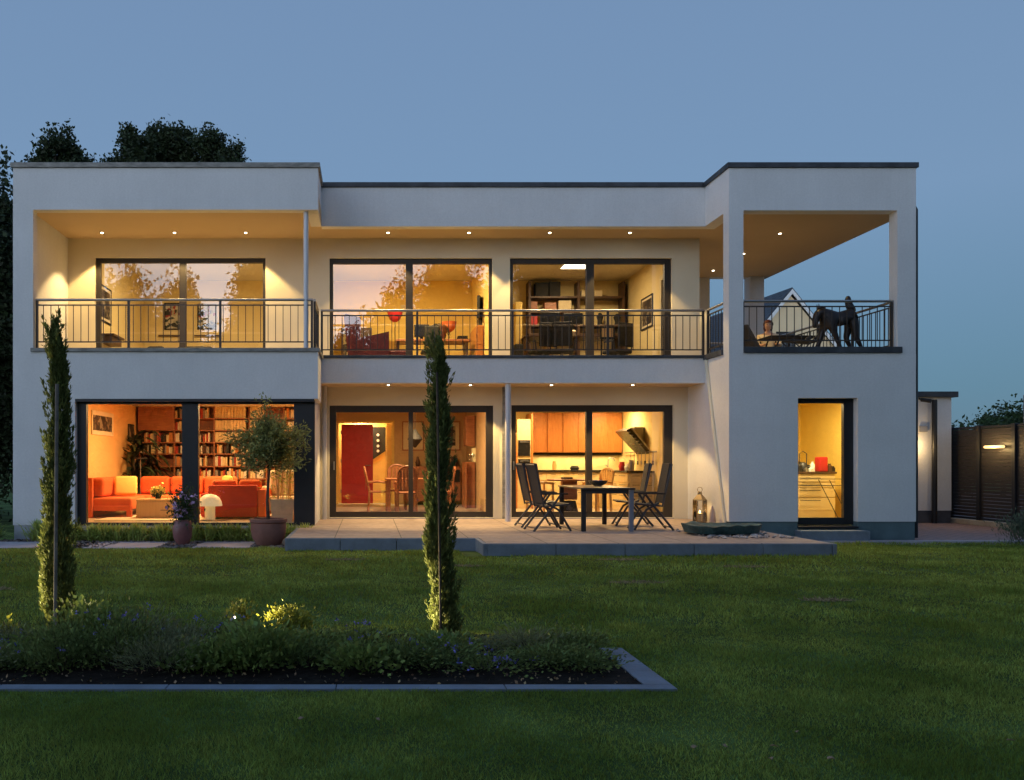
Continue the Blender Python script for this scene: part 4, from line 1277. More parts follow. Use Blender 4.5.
for (a, b_, lb) in ((158, 180, "thin dark rail on the back wall below the left abstract painting"), (194, 221, "thin dark rail on the back wall below the right abstract painting")):
    tag(fbox("wall_rail", PX(a, 21.4), PX(b_, 21.4), 21.42, 21.497, PZ(336, 21.4), PZ(334.8, 21.4), wood_d, None, .003), lb, "rail", "thin rails on the upper left back wall")

# --- upper middle room
t = thing("armchair", "maroon leather wing armchair behind the balcony railing", "armchair", (PX(362, 18.6), 18.6, UF))
xa = PX(344, 18.6)
m = MB()
m.poly([(xa + .10, 18.3, UF + .15), (xa + .0, 18.3, PZ(318, 18.6)), (xa + .05, 18.3, PZ(316, 18.6)), (xa + .36, 18.3, PZ(320, 18.6)), (xa + .33, 18.3, UF + .2)], (0, .65, 0))
m.build("backrest", maroon, t)
for y_ in (18.22, 18.9):
    MB().poly([(xa + .28, y_, UF + .12), (xa + .28, y_, PZ(341, 18.6)), (xa + .95, y_, PZ(334, 18.6)), (xa + .95, y_, UF + .12)], (0, .12, 0)).build("armrest", maroon, t)
fbox("seat", xa + .3, xa + .92, 18.345, 18.895, UF + .15, UF + .45, maroon, t, .04)
for a in (xa + .15, xa + .85):
    for c_ in (18.3, 18.9): fbox("leg", a, a + .05, c_, c_ + .05, UF, UF + .119, dark_m, t, .005)
o = fbox("footstool", PX(388, 18.7), PX(407, 18.7), 18.5, 18.95, UF + .08, PZ(350, 18.7), maroon, None, .06, 3)
tag(o, "maroon footstool right of the wing armchair", "footstool")
t = thing("low_cabinet", "dark low cabinet behind the maroon armchair", "cabinet", (PX(358, 21), 21.2, UF))
fbox("body", PX(341, 21), PX(372, 21), 21.1, 21.48, UF, PZ(327, 21), wood_d, t)
fbox("door_panel", PX(343, 21), PX(356, 21), 21.08, 21.099, UF + .1, PZ(329, 21), art_b, t, .003)
t = thing("desk", "desk with computer screens in the upstairs room with yellow walls", "desk", (PX(425, 19.6), 19.6, UF))
fbox("tabletop", PX(396, 19.5), PX(470, 19.5), 19.4, 20.1, PZ(341.5, 19.5), PZ(339.5, 19.5), wood_r, t, .005)
for a in (398, 433, 467): fbox("leg", PX(a, 19.5) - .03, PX(a, 19.5) + .03, 19.5, 20.0, UF, PZ(341.6, 19.5), wood_d, t, .004)
t = thing("monitor", "black flat screen monitor on the desk right of the window mullion", "monitor", (PX(421, 19.6), 19.6, PZ(339.5, 19.5)))
fbox("screen", PX(414, 19.7), PX(429, 19.7), 19.6, 19.64, PZ(337.5, 19.7), PZ(325, 19.7), black_m, t, .01)
fbox("stand", PX(420, 19.7), PX(423, 19.7), 19.64, 19.68, PZ(339.4, 19.5), PZ(334, 19.7), black_m, t, .005)
t = thing("laptop", "open black laptop on the right half of the desk", "laptop", (PX(463, 19.6), 19.6, PZ(339.5, 19.5)))
fbox("keyboard", PX(457, 19.6), PX(468, 19.6), 19.5, 19.75, PZ(339.4, 19.5), PZ(338.4, 19.5), black_m, t, .004)
MB().poly([(PX(457, 19.6), 19.75, PZ(338.4, 19.5)), (PX(468.5, 19.6), 19.75, PZ(338.4, 19.5)), (PX(469, 19.6), 19.85, PZ(333.5, 19.5)), (PX(459, 19.6), 19.85, PZ(333.5, 19.5))], (0, .012, 0)).build("screen", black_m, t)
for (a, b_, y0, y1, lb) in ((388, 402, 312, 322, "red round lamp shade left of the window mullion above the desk"), (442, 456, 322, 332, "orange round lamp shade above the right part of the desk")):
    x = PX((a + b_) / 2, 20.3); w_ = PX(b_, 20.3) - PX(a, 20.3); zt, zb = PZ(y0, 20.3), PZ(y1, 20.3)
    t = thing("desk_lamp", lb, "lamp", (x, 20.3, zb))
    MB().lathe([(w_ * .15, zb - zt), (w_ * .38, (zb - zt) * .75), (w_ * .5, (zb - zt) * .35), (w_ * .56, 0)], (x, 20.3, zt), 20).build("lamp_shade", [red_door, org_fab][a > 400], t, smooth=True)
    MB().tube([(x, 20.3, zb), (x, 20.3, UF)], .012, 6).build("pole", dark_m, t)
    MB().lathe([(.13, 0), (.13, .02)], (x, 20.3, UF)).build("base", dark_m, t)
palm("desk_plant", "dark leafy pot plant behind the top of the right cypress", PX(439, 20.0), 20.0, PZ(341, 20), .45, 26, 1.2, leaf_house, clay, 8, .035, .32)
t = thing("office_chair", "black office chair in front of the desk", "office chair", (PX(430, 19.1), 19.1, UF))
x = PX(432, 19.1)
fbox("backrest", x - .17, x + .17, 19.0, 19.06, UF + .55, PZ(326, 19.1), dark_m, t, .04, 3)
fbox("seat", x - .23, x + .23, 19.07, 19.5, UF + .42, UF + .5, dark_m, t, .03)
MB().tube([(x, 19.25, UF + .1), (x, 19.25, UF + .42)], .03, 8).build("column", steel, t)
m = MB()
for k in range(5): m.tube([(x, 19.25, UF + .1), (x + .28 * math.cos(k * 1.257), 19.25 + .28 * math.sin(k * 1.257), UF + .03)], .02, 6)
m.build("base", dark_m, t)
t = thing("chest", "light wood chest with curved front against the right wall", "chest of drawers", (PX(484, 19.5), 19.5, UF))
xa, xb = PX(476, 19.2), 2.54
fbox("body", xa, xb, 19.2, 20.4, UF, PZ(325, 19.2), wood_o, t, .03, 3)
for k in range(3): fbox("drawer", xa + .02, xb - .02, 19.18, 19.199, UF + .1 + k * .26, UF + .34 + k * .26, wood_o, t, .004)
t = thing("television", "black flat television seen edge on, standing on the light wood chest", "television", (PX(481, 19.6), 19.6, PZ(325, 19.2)))
MB().poly([(PX(477, 19.3), 19.3, PZ(318, 19.3)), (PX(479.5, 19.3), 19.27, PZ(318, 19.3)), (PX(484, 20.1), 20.1, PZ(318, 19.6)), (PX(482, 20.1), 20.13, PZ(318, 19.6))], (0, 0, .5)).build("screen", black_m, t)
fbox("stand", PX(478, 19.6), PX(486, 19.6), 19.5, 19.8, PZ(325, 19.2) + .002, PZ(318, 19.5), black_m, t, .01)
picture(.95, 21.5, PZ(296, 21.5) - .35, .01 + .3, .25, paper, "small pale picture on the yellow wall left of the red lamp", fr=paper)

# --- upper right study
t = thing("study_shelves", "dark wooden shelves loaded with equipment on the back wall of the study", "shelving", (4.9, 21.2, UF))
xs_ = [PX(v, 21.1) for v in (530, 553, 579, 602, 624)]
m = MB()
for v in (xs_[0], xs_[2], xs_[4]): m.box(v - .03, v + .03, 21.12, 21.48, UF, PZ(281, 21.1))
m.build("upright", wood_d, t)
for v in (297, 325.5, 334): MB().box(xs_[0] - .03, xs_[4] + .03, 21.1, 21.479, PZ(v, 21.1) - .02, PZ(v, 21.1) + .02).build("shelf", wood_d, t)
fbox("shelf", xs_[0], xs_[2], 21.11, 21.47, PZ(312, 21.1) - .015, PZ(312, 21.1) + .015, wood_d, t, .004)
sh = [(536, 549, 282, 295, dark_m, "black loudspeaker box, left on the top shelf of the study", "box"), (550, 561, 281, 295, dark_m, "black loudspeaker box, right on the top shelf of the study", "box"),
      (531, 538, 301, 311.5, wood_r, "brown folder stack at the left of the study's second shelf", "box"), (545, 557, 302, 311.5, wood_r, "reddish box in the middle of the study's second shelf", "box"),
      (559, 572, 300, 311.5, paper, "pale cardboard box on the study's second shelf", "box"), (582, 588, 290, 296, paper, "small pale box on the top shelf beside the mullion", "box"),
      (595, 603, 290, 296, paper, "small pale box on the top shelf right of the mullion", "box"), (531, 538, 315, 324.5, red_door, "red folder left of the study monitors", "box")]
for a, b_, y0, y1, mt_, lb, ct in sh:
    base = {295: 297, 311.5: 312, 296: 297, 324.5: 325.5}[y1]
    tag(fbox("storage_box", PX(a, 21.1), PX(b_, 21.1), 21.15, 21.4, PZ(base, 21.1) + .021, PZ(y0, 21.1), mt_, None, .01), lb, ct, "boxes on the study shelves")
t = thing("study_desk", "long dark desk below the monitors in the upstairs study", "desk", (4.7, 19.8, UF))
fbox("tabletop", PX(524, 19.8), PX(622, 19.8), 19.7, 20.5, PZ(336, 19.8) - .03, PZ(336, 19.8), wood_d, t, .005)
for a in (526, 549, 575, 620): fbox("leg", PX(a, 19.8), PX(a, 19.8) + .06, 19.75, 20.4, UF, PZ(336, 19.8) - .031, [wood_d, wood_y][a == 549], t, .004)
for (a, b_, y0, lb) in ((540, 560, 312, "wide black monitor, left one on the study desk"), (563.5, 583, 313, "wide black monitor, beside the mullion on the study desk")):
    t = thing("monitor", lb, "monitor", (PX(a, 19.9), 19.9, PZ(336, 19.8)), group="monitors on the study desk")
    fbox("screen", PX(a, 19.9), PX(b_, 19.9), 19.9, 19.94, PZ(324, 19.9), PZ(y0, 19.9), black_m, t, .01)
    fbox("stand", PX((a + b_) / 2 - 1.5, 19.9), PX((a + b_) / 2 + 1.5, 19.9), 19.94, 19.98, PZ(336, 19.8) + .002, PZ(318, 19.9), dark_m, t, .005)


def task_chair(label, x, y, rz, back=dark_m):
    t = thing("office_chair", label, "office chair", (x, y, UF), rz, "office chairs in the study", local=True)
    MB().box(-.22, .22, -.26, -.2, .55, 1.08, bev=.03, seg=3).build("backrest", back, t)
    MB().box(-.24, .24, -.2, .25, .42, .5, bev=.03, seg=3).build("seat", dark_m, t)
    for sx in (-1, 1): MB().tube([(sx * .25, -.15, .5), (sx * .27, -.15, .68), (sx * .27, .15, .68)], .018, 8).build("armrest", alu_d, t)
    MB().tube([(0, 0, .1), (0, 0, .42)], .03, 8).build("column", steel, t)
    m = MB()
    for k in range(5): m.tube([(0, 0, .1), (.28 * math.cos(k * 1.257), .28 * math.sin(k * 1.257), .03)], .02, 6)
    m.build("base", dark_m, t)


task_chair("black office chair below the left study monitor", PX(543, 19.3), 19.3, .3)
task_chair("black office chair just left of the study window mullion", PX(562, 19.2), 19.2, -.2)
task_chair("black office chair at the right end of the study desk", PX(618, 19.3), 19.3, .5)
t = thing("easel_frame", "light wooden framed board on a stand right of the study mullion", "board", (PX(606, 19.5), 19.5, UF))
xa, xb = PX(600, 19.5), PX(615, 19.5)
m = MB()
m.box(xa, xb, 19.5, 19.53, PZ(328, 19.5), PZ(326, 19.5)); m.box(xa, xb, 19.5, 19.53, PZ(339, 19.5), PZ(337, 19.5))
m.box(xa, xa + .04, 19.5, 19.53, PZ(337, 19.5), PZ(328, 19.5)); m.box(xb - .04, xb, 19.5, 19.53, PZ(337, 19.5), PZ(328, 19.5))
m.build("frame", dark_m, t)
MB().box(xa + .04, xb - .04, 19.51, 19.52, PZ(337, 19.5), PZ(328, 19.5)).build("board", wood_y, t)
for a in (xa + .03, xb - .06): MB().box(a, a + .03, 19.54, 19.57, UF, PZ(326, 19.5)).build("leg", dark_m, t)
for k, (a, y0, lb) in enumerate(((600, 313, "dark ornament standing on the desk shelf right of the mullion"), (617, 314, "dark picture stand at the right end of the study shelf"), (573, 330, "small pale figurine below the middle monitor"), (547, 329, "small pale figurine below the left monitor"))):
    mt_ = dark_m if k < 2 else paper
    base = PZ(325.5, 21.1) + .021 if k < 2 else PZ(336, 19.8) + .001
    yy = 21.2 if k < 2 else 19.8
    o = MB().lathe([(.07, 0), (.05, .08), (.09, (PZ(y0, yy) - base) * .7), (.03, PZ(y0, yy) - base)], (PX(a, yy), yy, base), 12).build("figurine", mt_, smooth=True)
    tag(o, lb, "figurine", "ornaments in the study")
picture(6.31, 19.75, PZ(312.5, 19.75), .8, .72, art_b, "black framed picture hanging on the right wall of the study", 'right', mat_w=.05)
t = thing("glass_door", "narrow dark glazed door in the right wall of the study", "door", (6.28, 18.4, UF))
m = MB().holes(18.0, 18.75, UF, PZ(275, 18.6), 6.25, 6.308, [(18.09, 18.66, UF + .15, PZ(275, 18.6) - .1)], axis='y')
m.build("door_frame", wool, t)
MB().box(6.285, 6.3, 18.09, 18.66, UF + .15, PZ(275, 18.6) - .1).build("door_pane", mat("dark_glass", (.05, .04, .03), .1), t)
o = fbox("curtain", PX(513, 20.5), PX(520, 20.5), 20.2, 20.9, UF, PZ(304, 20.5), wall_y, None, .02)
tag(o, "narrow bright yellow cabinet at the left edge of the study", "cabinet")
o = fbox("waste_bin", PX(513, 18.7), PX(522, 18.7), 18.5, 18.9, UF, PZ(345, 18.7), dark_m, None, .03)
tag(o, "dark low bin at the left corner of the study behind the railing", "bin")
ceil_sp = None

# --- covered roof terrace on the right
t = thing("terrace_table", "long thin dark table on the covered roof terrace beside the seated person", "table", (8.95, 19.2, UF))
fbox("tabletop", PX(766, 19), PX(815, 19), 18.8, 19.5, UF + .73, UF + .76, dark_m, t, .006)
for a in (PX(772, 19), PX(808, 19)):
    for c_ in (18.85, 19.4): MB().tube([(a - .15, c_, UF), (a + .1, c_, UF + .73)], .018, 8).build("leg", dark_m, t)
for a, b_ in ((PX(781, 19), PX(794, 19)),): 
    o = fbox("table_box", a, b_, 19.0, 19.3, UF + .761, UF + .80, dark_m, None, .01); tag(o, "flat dark tray on the long roof terrace table", "tray")
t = thing("deck_chair", "dark deck chair with sloping back behind the left pillar of the roof terrace", "deck chair", (PX(748, 18), 18, UF))
x0 = PX(744, 18)
MB().poly([(x0 - .05, 17.8, PZ(326, 18)), (x0 + .0, 17.8, PZ(326, 18)), (x0 + .3, 17.8, UF + .3), (x0 + .2, 17.8, UF + .25)], (0, .55, 0)).build("backrest", textile, t)
fbox("seat", x0 + .2, x0 + .75, 17.8, 18.35, UF + .24, UF + .3, textile, t)
for a in (x0 + .15, x0 + .7):
    for c_ in (17.82, 18.3): MB().tube([(a, c_, UF), (a, c_, UF + .25)], .014, 8).build("leg", alu_d, t)
# lounger frame
t = thing("folding_chair", "low folding chair frame between the long thin table and the bronze horse", "folding chair", (PX(803, 17.8), 17.8, UF))
xx = PX(800, 17.8)
for c_ in (17.6, 18.0):
    MB().tube([(xx - .3, c_, UF), (xx + .28, c_, UF + .62)], .013, 8).build("leg", alu_d, t)
    MB().tube([(xx + .3, c_, UF), (xx - .28, c_, UF + .5)], .013, 8).build("leg", alu_d, t)
MB().poly([(xx - .28, 17.6, UF + .5), (xx + .25, 17.6, UF + .45), (xx + .25, 17.6, UF + .47), (xx - .28, 17.6, UF + .52)], (0, .4, 0)).build("seat", textile, t)


def skinned(name, joints, edges, m, parent=None, sub=2, loc=(0, 0, 0), world=False):
    me = bpy.data.meshes.new(name)
    me.from_pydata([j[:3] for j in joints], edges, [])
    o = bpy.data.objects.new(name, me)
    COL.objects.link(o)
    sk = o.modifiers.new("skin", 'SKIN')
    for i, j in enumerate(joints):
        r = j[3]
        me.skin_vertices[0].data[i].radius = (r, r) if not isinstance(r, tuple) else r
    me.skin_vertices[0].data[0].use_root = True
    su = o.modifiers.new("sub", 'SUBSURF')
    su.levels = su.render_levels = sub
    dg = bpy.context.evaluated_depsgraph_get()
    nm = bpy.data.meshes.new_from_object(o.evaluated_get(dg))
    nm.materials.clear(); nm.materials.append(m)
    for p in nm.polygons: p.use_smooth = True
    bpy.data.objects.remove(o); bpy.data.meshes.remove(me)
    o = bpy.data.objects.new(name, nm)
    COL.objects.link(o)
    o.location = loc
    if parent: o.parent = parent; ORG[o.name] = ORG.get(parent.name, Vector())
    return o


# seated person
px_, py_ = PX(768, 20.0), 20.0
per = thing("person", "auburn haired person in a cream shirt seated at the roof terrace table", "person", (px_, py_, UF), R(-20), local=True)
J = [(0, 0, .50, .12), (0, .02, .66, .12), (0, .0, .84, .13), (0, -.02, .98, .10), (0, -.03, 1.07, .05), (0, -.05, 1.15, .055),
     (.19, -.0, .96, .06), (.25, -.1, .74, .045), (.16, -.32, .72, .035), (.12, -.40, .73, .03),
     (-.19, -.0, .96, .06), (-.25, -.1, .74, .045), (-.12, -.32, .72, .035), (-.06, -.38, .73, .03),
     (.10, -.04, .47, .09), (.13, -.44, .47, .07), (.13, -.46, .08, .045), (.13, -.6, .05, .035),
     (-.10, -.04, .47, .09), (-.13, -.44, .47, .07), (-.13, -.46, .08, .045), (-.13, -.6, .05, .035)]
E_ = [(0, 1), (1, 2), (2, 3), (3, 4), (4, 5), (3, 6), (6, 7), (7, 8), (8, 9), (3, 10), (10, 11), (11, 12), (12, 13), (0, 14), (14, 15), (15, 16), (16, 17), (0, 18), (18, 19), (19, 20), (20, 21)]
bm_ = bmesh.new()
body = skinned("body", [(a, b_, c_, r * .96) for a, b_, c_, r in J], E_, skin_m, per)
# head, fused into the body mesh: egg with nose, ears
bb = bmesh.new(); bb.from_mesh(body.data)


def ell(bmx, c_, r_, u=20, v=14, rot=None):
    ret = bmesh.ops.create_uvsphere(bmx, u_segments=u, v_segments=v, radius=1)
    for q in ret["verts"]: q.co = Vector((q.co.x * r_[0], q.co.y * r_[1], q.co.z * r_[2])) + Vector(c_)


ell(bb, (0, -.075, 1.22), (.078, .095, .118)); ell(bb, (0, -.168, 1.205), (.014, .022, .02), 8, 6)
for sx in (-1, 1):
    ell(bb, (sx * .08, -.07, 1.21), (.012, .022, .032), 8, 6)
    for k in range(4):
        ell(bb, (sx * (.09 - .005 * k) - (.03 if sx > 0 else -.03) * 0, -.43 - .015 * (k == 1), .735 + 0.0), (.009, .04, .009), 8, 6)
bb.to_mesh(body.data); bb.free()
for p in body.data.polygons: p.use_smooth = True
skinned("shirt", [(a, b_, c_, r * 1.14 + .006) for a, b_, c_, r in [J[0], J[1], J[2], J[3], (J[4][0], J[4][1], 1.035, .05), J[6], J[7], (.2, -.21, .73, .042), J[10], J[11], (-.18, -.21, .73, .042)]],
        [(0, 1), (1, 2), (2, 3), (3, 4), (3, 5), (5, 6), (6, 7), (3, 8), (8, 9), (9, 10)], cloth_m, per)
skinned("trousers", [(a, b_, c_, r * 1.12 + .006) for a, b_, c_, r in [J[0], J[14], J[15], J[16], J[18], J[19], J[20]]], [(0, 1), (1, 2), (2, 3), (0, 4), (4, 5), (5, 6)], trouser, per)
bb = bmesh.new(); ell(bb, (0, -.055, 1.25), (.108, .115, .115)); ell(bb, (0, .01, 1.17), (.10, .08, .11))
for v in list(bb.verts):
    if v.co.y < -.115 and v.co.z < 1.27: bb.verts.remove(v)
me = bpy.data.meshes.new("hair"); bb.to_mesh(me); bb.free(); me.materials.append(hair_m)
o = bpy.data.objects.new("hair", me); COL.objects.link(o); o.parent = per
for p in me.polygons: p.use_smooth = True
for sx in (-1, 1):
    bb = bmesh.new(); ell(bb, (sx * .03, -.163, 1.232), (.011, .008, .007), 8, 6)
    me = bpy.data.meshes.new("eye"); bb.to_mesh(me); bb.free(); me.materials.append(black_m)
    o = bpy.data.objects.new("eye", me); COL.objects.link(o); o.parent = per
t = thing("terrace_chair", "dark chair under the seated person on the roof terrace", "chair", (px_, py_, UF), R(-20), local=True)
MB().box(-.24, .24, -.3, .2, .34, .375, bev=.01).build("seat", dark_m, t)
MB().box(-.24, .24, .2, .23, .376, .85, bev=.01).build("backrest", dark_m, t)
for sx in (-.22, .22):
    for y_ in (-.28, .2): MB().tube([(sx, y_, 0), (sx, y_, .34)], .014, 8).build("leg", dark_m, t)

# bronze horse sculpture
hx, hy = PX(838, 16.9), 16.9
per.scale = (1, 1, .94)
ho = thing("horse_sculpture", "dark bronze horse sculpture with raised tail on the roof terrace", "sculpture", (hx, hy, UF), 0, local=True)
k_ = 1.0
J = [(.16, 0, .80, .15), (-.02, 0, .80, .145), (-.2, 0, .84, .15), (-.29, 0, .91, .12), (-.36, 0, .93, .10), (-.41, 0, .86, .085), (-.44, 0, .73, .06), (-.45, 0, .62, .04),
     (.26, 0, .86, .11),
     (-.24, .08, .66, .07), (-.30, .09, .40, .045), (-.40, .09, .18, .032), (-.42, .09, .02, .035),
     (-.16, -.08, .64, .07), (-.06, -.09, .38, .045), (.02, -.09, .18, .032), (.05, -.09, .02, .035),
     (.26, .08, .66, .085), (.20, .09, .44, .055), (.30, .09, .24, .033), (.26, .09, .02, .035),
     (.28, -.08, .68, .085), (.30, -.09, .44, .055), (.40, -.09, .24, .033), (.38, -.09, .02, .035)]
E_ = [(0, 1), (1, 2), (2, 3), (3, 4), (4, 5), (5, 6), (6, 7), (0, 8), (2, 9), (9, 10), (10, 11), (11, 12), (2, 13), (13, 14), (14, 15), (15, 16), (8, 17), (17, 18), (18, 19), (19, 20), (8, 21), (21, 22), (22, 23), (23, 24)]
skinned("body", [(a, b_, c_, r * 1.0) for a, b_, c_, r in J], E_, bronze, ho)
skinned("tail", [(.30, 0, .90, .07), (.25, 0, 1.0, .085), (.20, .0, 1.10, .07), (.19, 0, 1.19, .06), (.20, 0, 1.25, .03)], [(0, 1), (1, 2), (2, 3), (3, 4)], bronze, ho)
skinned("mane", [(-.40, 0, .99, .02), (-.32, 0, 1.03, .035), (-.24, 0, 1.0, .03)], [(0, 1), (1, 2)], bronze, ho)
for sy in (-.035, .035): MB().tube([(-.38, sy, 1.0), (-.39, sy, 1.09)], [.02, .004], 8).build("ear", bronze, ho)
MB().box(-.5, .46, -.16, .16, 0, .012, bev=.004).build("base_plate", bronze, ho)

# --- garden furniture on the lower terrace
GC = "black folding garden chairs round the terrace table"


def garden_chair(label, x, y, rz):
    t = thing("garden_chair", label, "garden chair", (x, y, TZ + .002), rz, GC, local=True)
    for s_ in (-.25, .25):
        MB().tube([(-.34, s_, 0), (-.02, s_, .40), (.12, s_, .60)], .019, 8).build("leg", alu_d, t)
        MB().tube([(.30, s_ * .92, 0), (.10, s_ * .92, .34), (-.10, s_ * .92, .46)], .019, 8).build("leg", alu_d, t)
        MB().box(-.20, .24, s_ - .025, s_ + .025, .60, .625, bev=.008).build("armrest", dark_m, t)
    M = MB()
    for s_ in (-.23, .23): M.tube([(.27, s_, .44), (-.16, s_, .40), (-.31, s_, 1.09)], .018, 8)
    M.tube([(.27, -.23, .44), (.27, .23, .44)], .018, 8); M.tube([(-.31, -.23, 1.09), (-.31, .23, 1.09)], .018, 8)
    M.build("seat_frame", alu_d, t)
    MB().poly([(.26, -.22, .445), (-.15, -.22, .405), (-.15, -.22, .415), (.26, -.22, .455)], (0, .44, 0)).build("seat", textile, t)
    MB().poly([(-.17, -.22, .45), (-.31, -.22, 1.09), (-.315, -.22, 1.115), (-.275, -.22, 1.11), (-.155, -.22, .45)], (0, .44, 0)).build("backrest", textile, t)
    MB().tube([(-.30, -.25, .05), (-.30, .25, .05)], .012, 8).build("stretcher", alu_d, t)
    MB().tube([(.26, -.23, .05), (.26, .23, .05)], .012, 8).build("stretcher", alu_d, t)
    return t


garden_chair("black folding garden chair, nearer one on the left of the terrace table", PX(551, 14.35), 14.55, R(8))
garden_chair("black folding garden chair behind its twin, by the steel column left of the table", PX(537, 15.4), 15.4, R(4))
garden_chair("black folding garden chair, nearer one on the right of the terrace table", PX(652, 14.6), 14.75, R(176))
garden_chair("black folding garden chair, farther one on the right near the kitchen door", PX(631, 15.7), 15.7, R(172))
t = thing("garden_table", "rectangular metal garden table on the terrace between four folding chairs", "garden table", (3.95, 15.1, TZ))
xl, xr = 3.47, 4.36
fbox("tabletop", xl, xr, 14.25, 16.0, TZ + .685, TZ + .715, mat("table_slate", (.05, .04, .035), .35, var=.1), t, .008)
for (a, c_) in ((xl + .02, 14.28), (xr - .09, 14.28), (xl + .02, 15.9), (xr - .09, 15.9)): fbox("leg", a, a + .07, c_, c_ + .07, TZ + .002, TZ + .683, alu_skylit if (a > xl + .1 and c_ < 15) else dark_m, t, .006)  # front right leg lighter: sky light put into its colour
fbox("apron", xl + .08, xr - .1, 14.3, 14.33, TZ + .62, TZ + .683, alu_d, t, .004)
x = PX(598, 15.2)
o = MB().lathe([(.06, 0), (.14, .05), (.17, .1), (.165, .1), (.13, .055), (.05, .012)], (x, 15.2, TZ + .716), 24).build("glass_bowl", glassmat("bowl_glass", .35, (.85, .88, .85)), smooth=True)
tag(o, "clear glass bowl standing on the garden table", "bowl")

# lantern
lx, ly = 6.20, 16.35
t = thing("lantern", "brass lantern with lit candle at the foot of the white side wall", "lantern", (lx, ly, TZ))
brass = mat("aged_brass", (.30, .22, .12), .4, metal=.8)
s_ = .09
MB().box(lx - s_, lx + s_, ly - s_, ly + s_, TZ + .002, TZ + .03, bev=.005).build("base", brass, t)
for a in (-1, 1):
    for c_ in (-1, 1): MB().box(lx + a * s_ - .008, lx + a * s_ + .008, ly + c_ * s_ - .008, ly + c_ * s_ + .008, TZ + .03, TZ + .43).build("post", brass, t)
m = MB()
for a in (-1, 1):
    m.box(lx + a * (s_ - .001) - .001, lx + a * (s_ - .001) + .001, ly - s_ + .01, ly + s_ - .01, TZ + .03, TZ + .42)
    m.box(lx - s_ + .01, lx + s_ - .01, ly + a * (s_ - .001) - .001, ly + a * (s_ - .001) + .001, TZ + .03, TZ + .42)
m.build("pane", glass_clear, t)
rot = MB().lathe([(s_ * 1.5, .42), (s_ * 1.42, .435), (.045, .53), (.04, .57), (.02, .585)], (lx, ly, TZ), 4)
rot.build("roof", brass, t)
MB().tube([(lx + .045 * math.cos(a), ly, TZ + .62 + .045 * math.sin(a)) for a in [6.283 * k / 16 for k in range(17)]], .006, 6).build("ring_handle", brass, t)
cnd = MB().lathe([(.04, 0), (.04, .15)], (lx, ly, TZ + .031), 16).build("candle", wool, t)
MB().lathe([(.004, 0), (.011, .015), (.002, .045)], (lx, ly, TZ + .185), 10).build("flame", mat("flame", (1, .6, .2), emit=(1, .6, .18), es=10), cnd)
light('POINT', (lx, ly, TZ + .23), .35, (1, .6, .22), t, size=.02)
# socket
t = thing("garden_socket", "small black wall socket with hanging cable beside the lantern", "socket", (6.38, 17.0, .55))
fbox("socket_box", 6.34, 6.393, 16.95, 17.05, PZ(506, 17), PZ(501, 17), black_m, t, .006)
MB().tube([(6.36, 17, PZ(506, 17)), (6.35, 17.0, PZ(511, 17)), (6.33, 16.98, TZ + .01)], .006, 6).build("cable", wool, t)
o = MB().lathe([(.055, 0), (.06, .02), (.045, .2), (.03, .27), (.012, .33)], (6.28, 15.95, TZ + .002), 14).build("stone_cone", mat("pale_stone", (.45, .36, .32), .8, var=.1), smooth=True)
tag(o, "small pale pointed stone figure right of the lantern", "stone figure")

# water stone
b = bmesh.new()
bmesh.ops.create_grid(b, x_segments=60, y_segments=30, size=1)
rs = random.Random(2)
tops = {}
for v in b.verts:
    u, w_ = v.co.x, v.co.y
    wdt = .42 * (1 - .35 * u) * math.sqrt(max(0, 1 - abs(u) ** 2.6)) + .02
    x_ = u * .60
    y_ = w_ * wdt
    rr = max(abs(w_), abs(u))
    z_ = .135 + .02 * rr ** 3 - .03 * (1 - rr ** 2)
    nz_ = noise.noise(Vector((u * 3, w_ * 3, 1))) * .035
    v.co = Vector((x_, y_ + nz_, z_ + nz_))
ext = bmesh.ops.extrude_face_region(b, geom=list(b.faces))
for v in [g_ for g_ in ext["geom"] if isinstance(g_, bmesh.types.BMVert)]:
    v.co.z = .02 + (v.co.z - .02) * .1; v.co.x *= .93; v.co.y *= .85
mb = MB(); mb.b.free(); mb.b = b
o = mb.build("water_stone", stone_teal, smooth=True)
o.location = (PX(722, 13.75), 13.75, TZ); o.rotation_euler = (0, 0, R(-3))
tag(o, "flat green bronze leaf shaped water stone lying among pebbles on the terrace", "water feature")

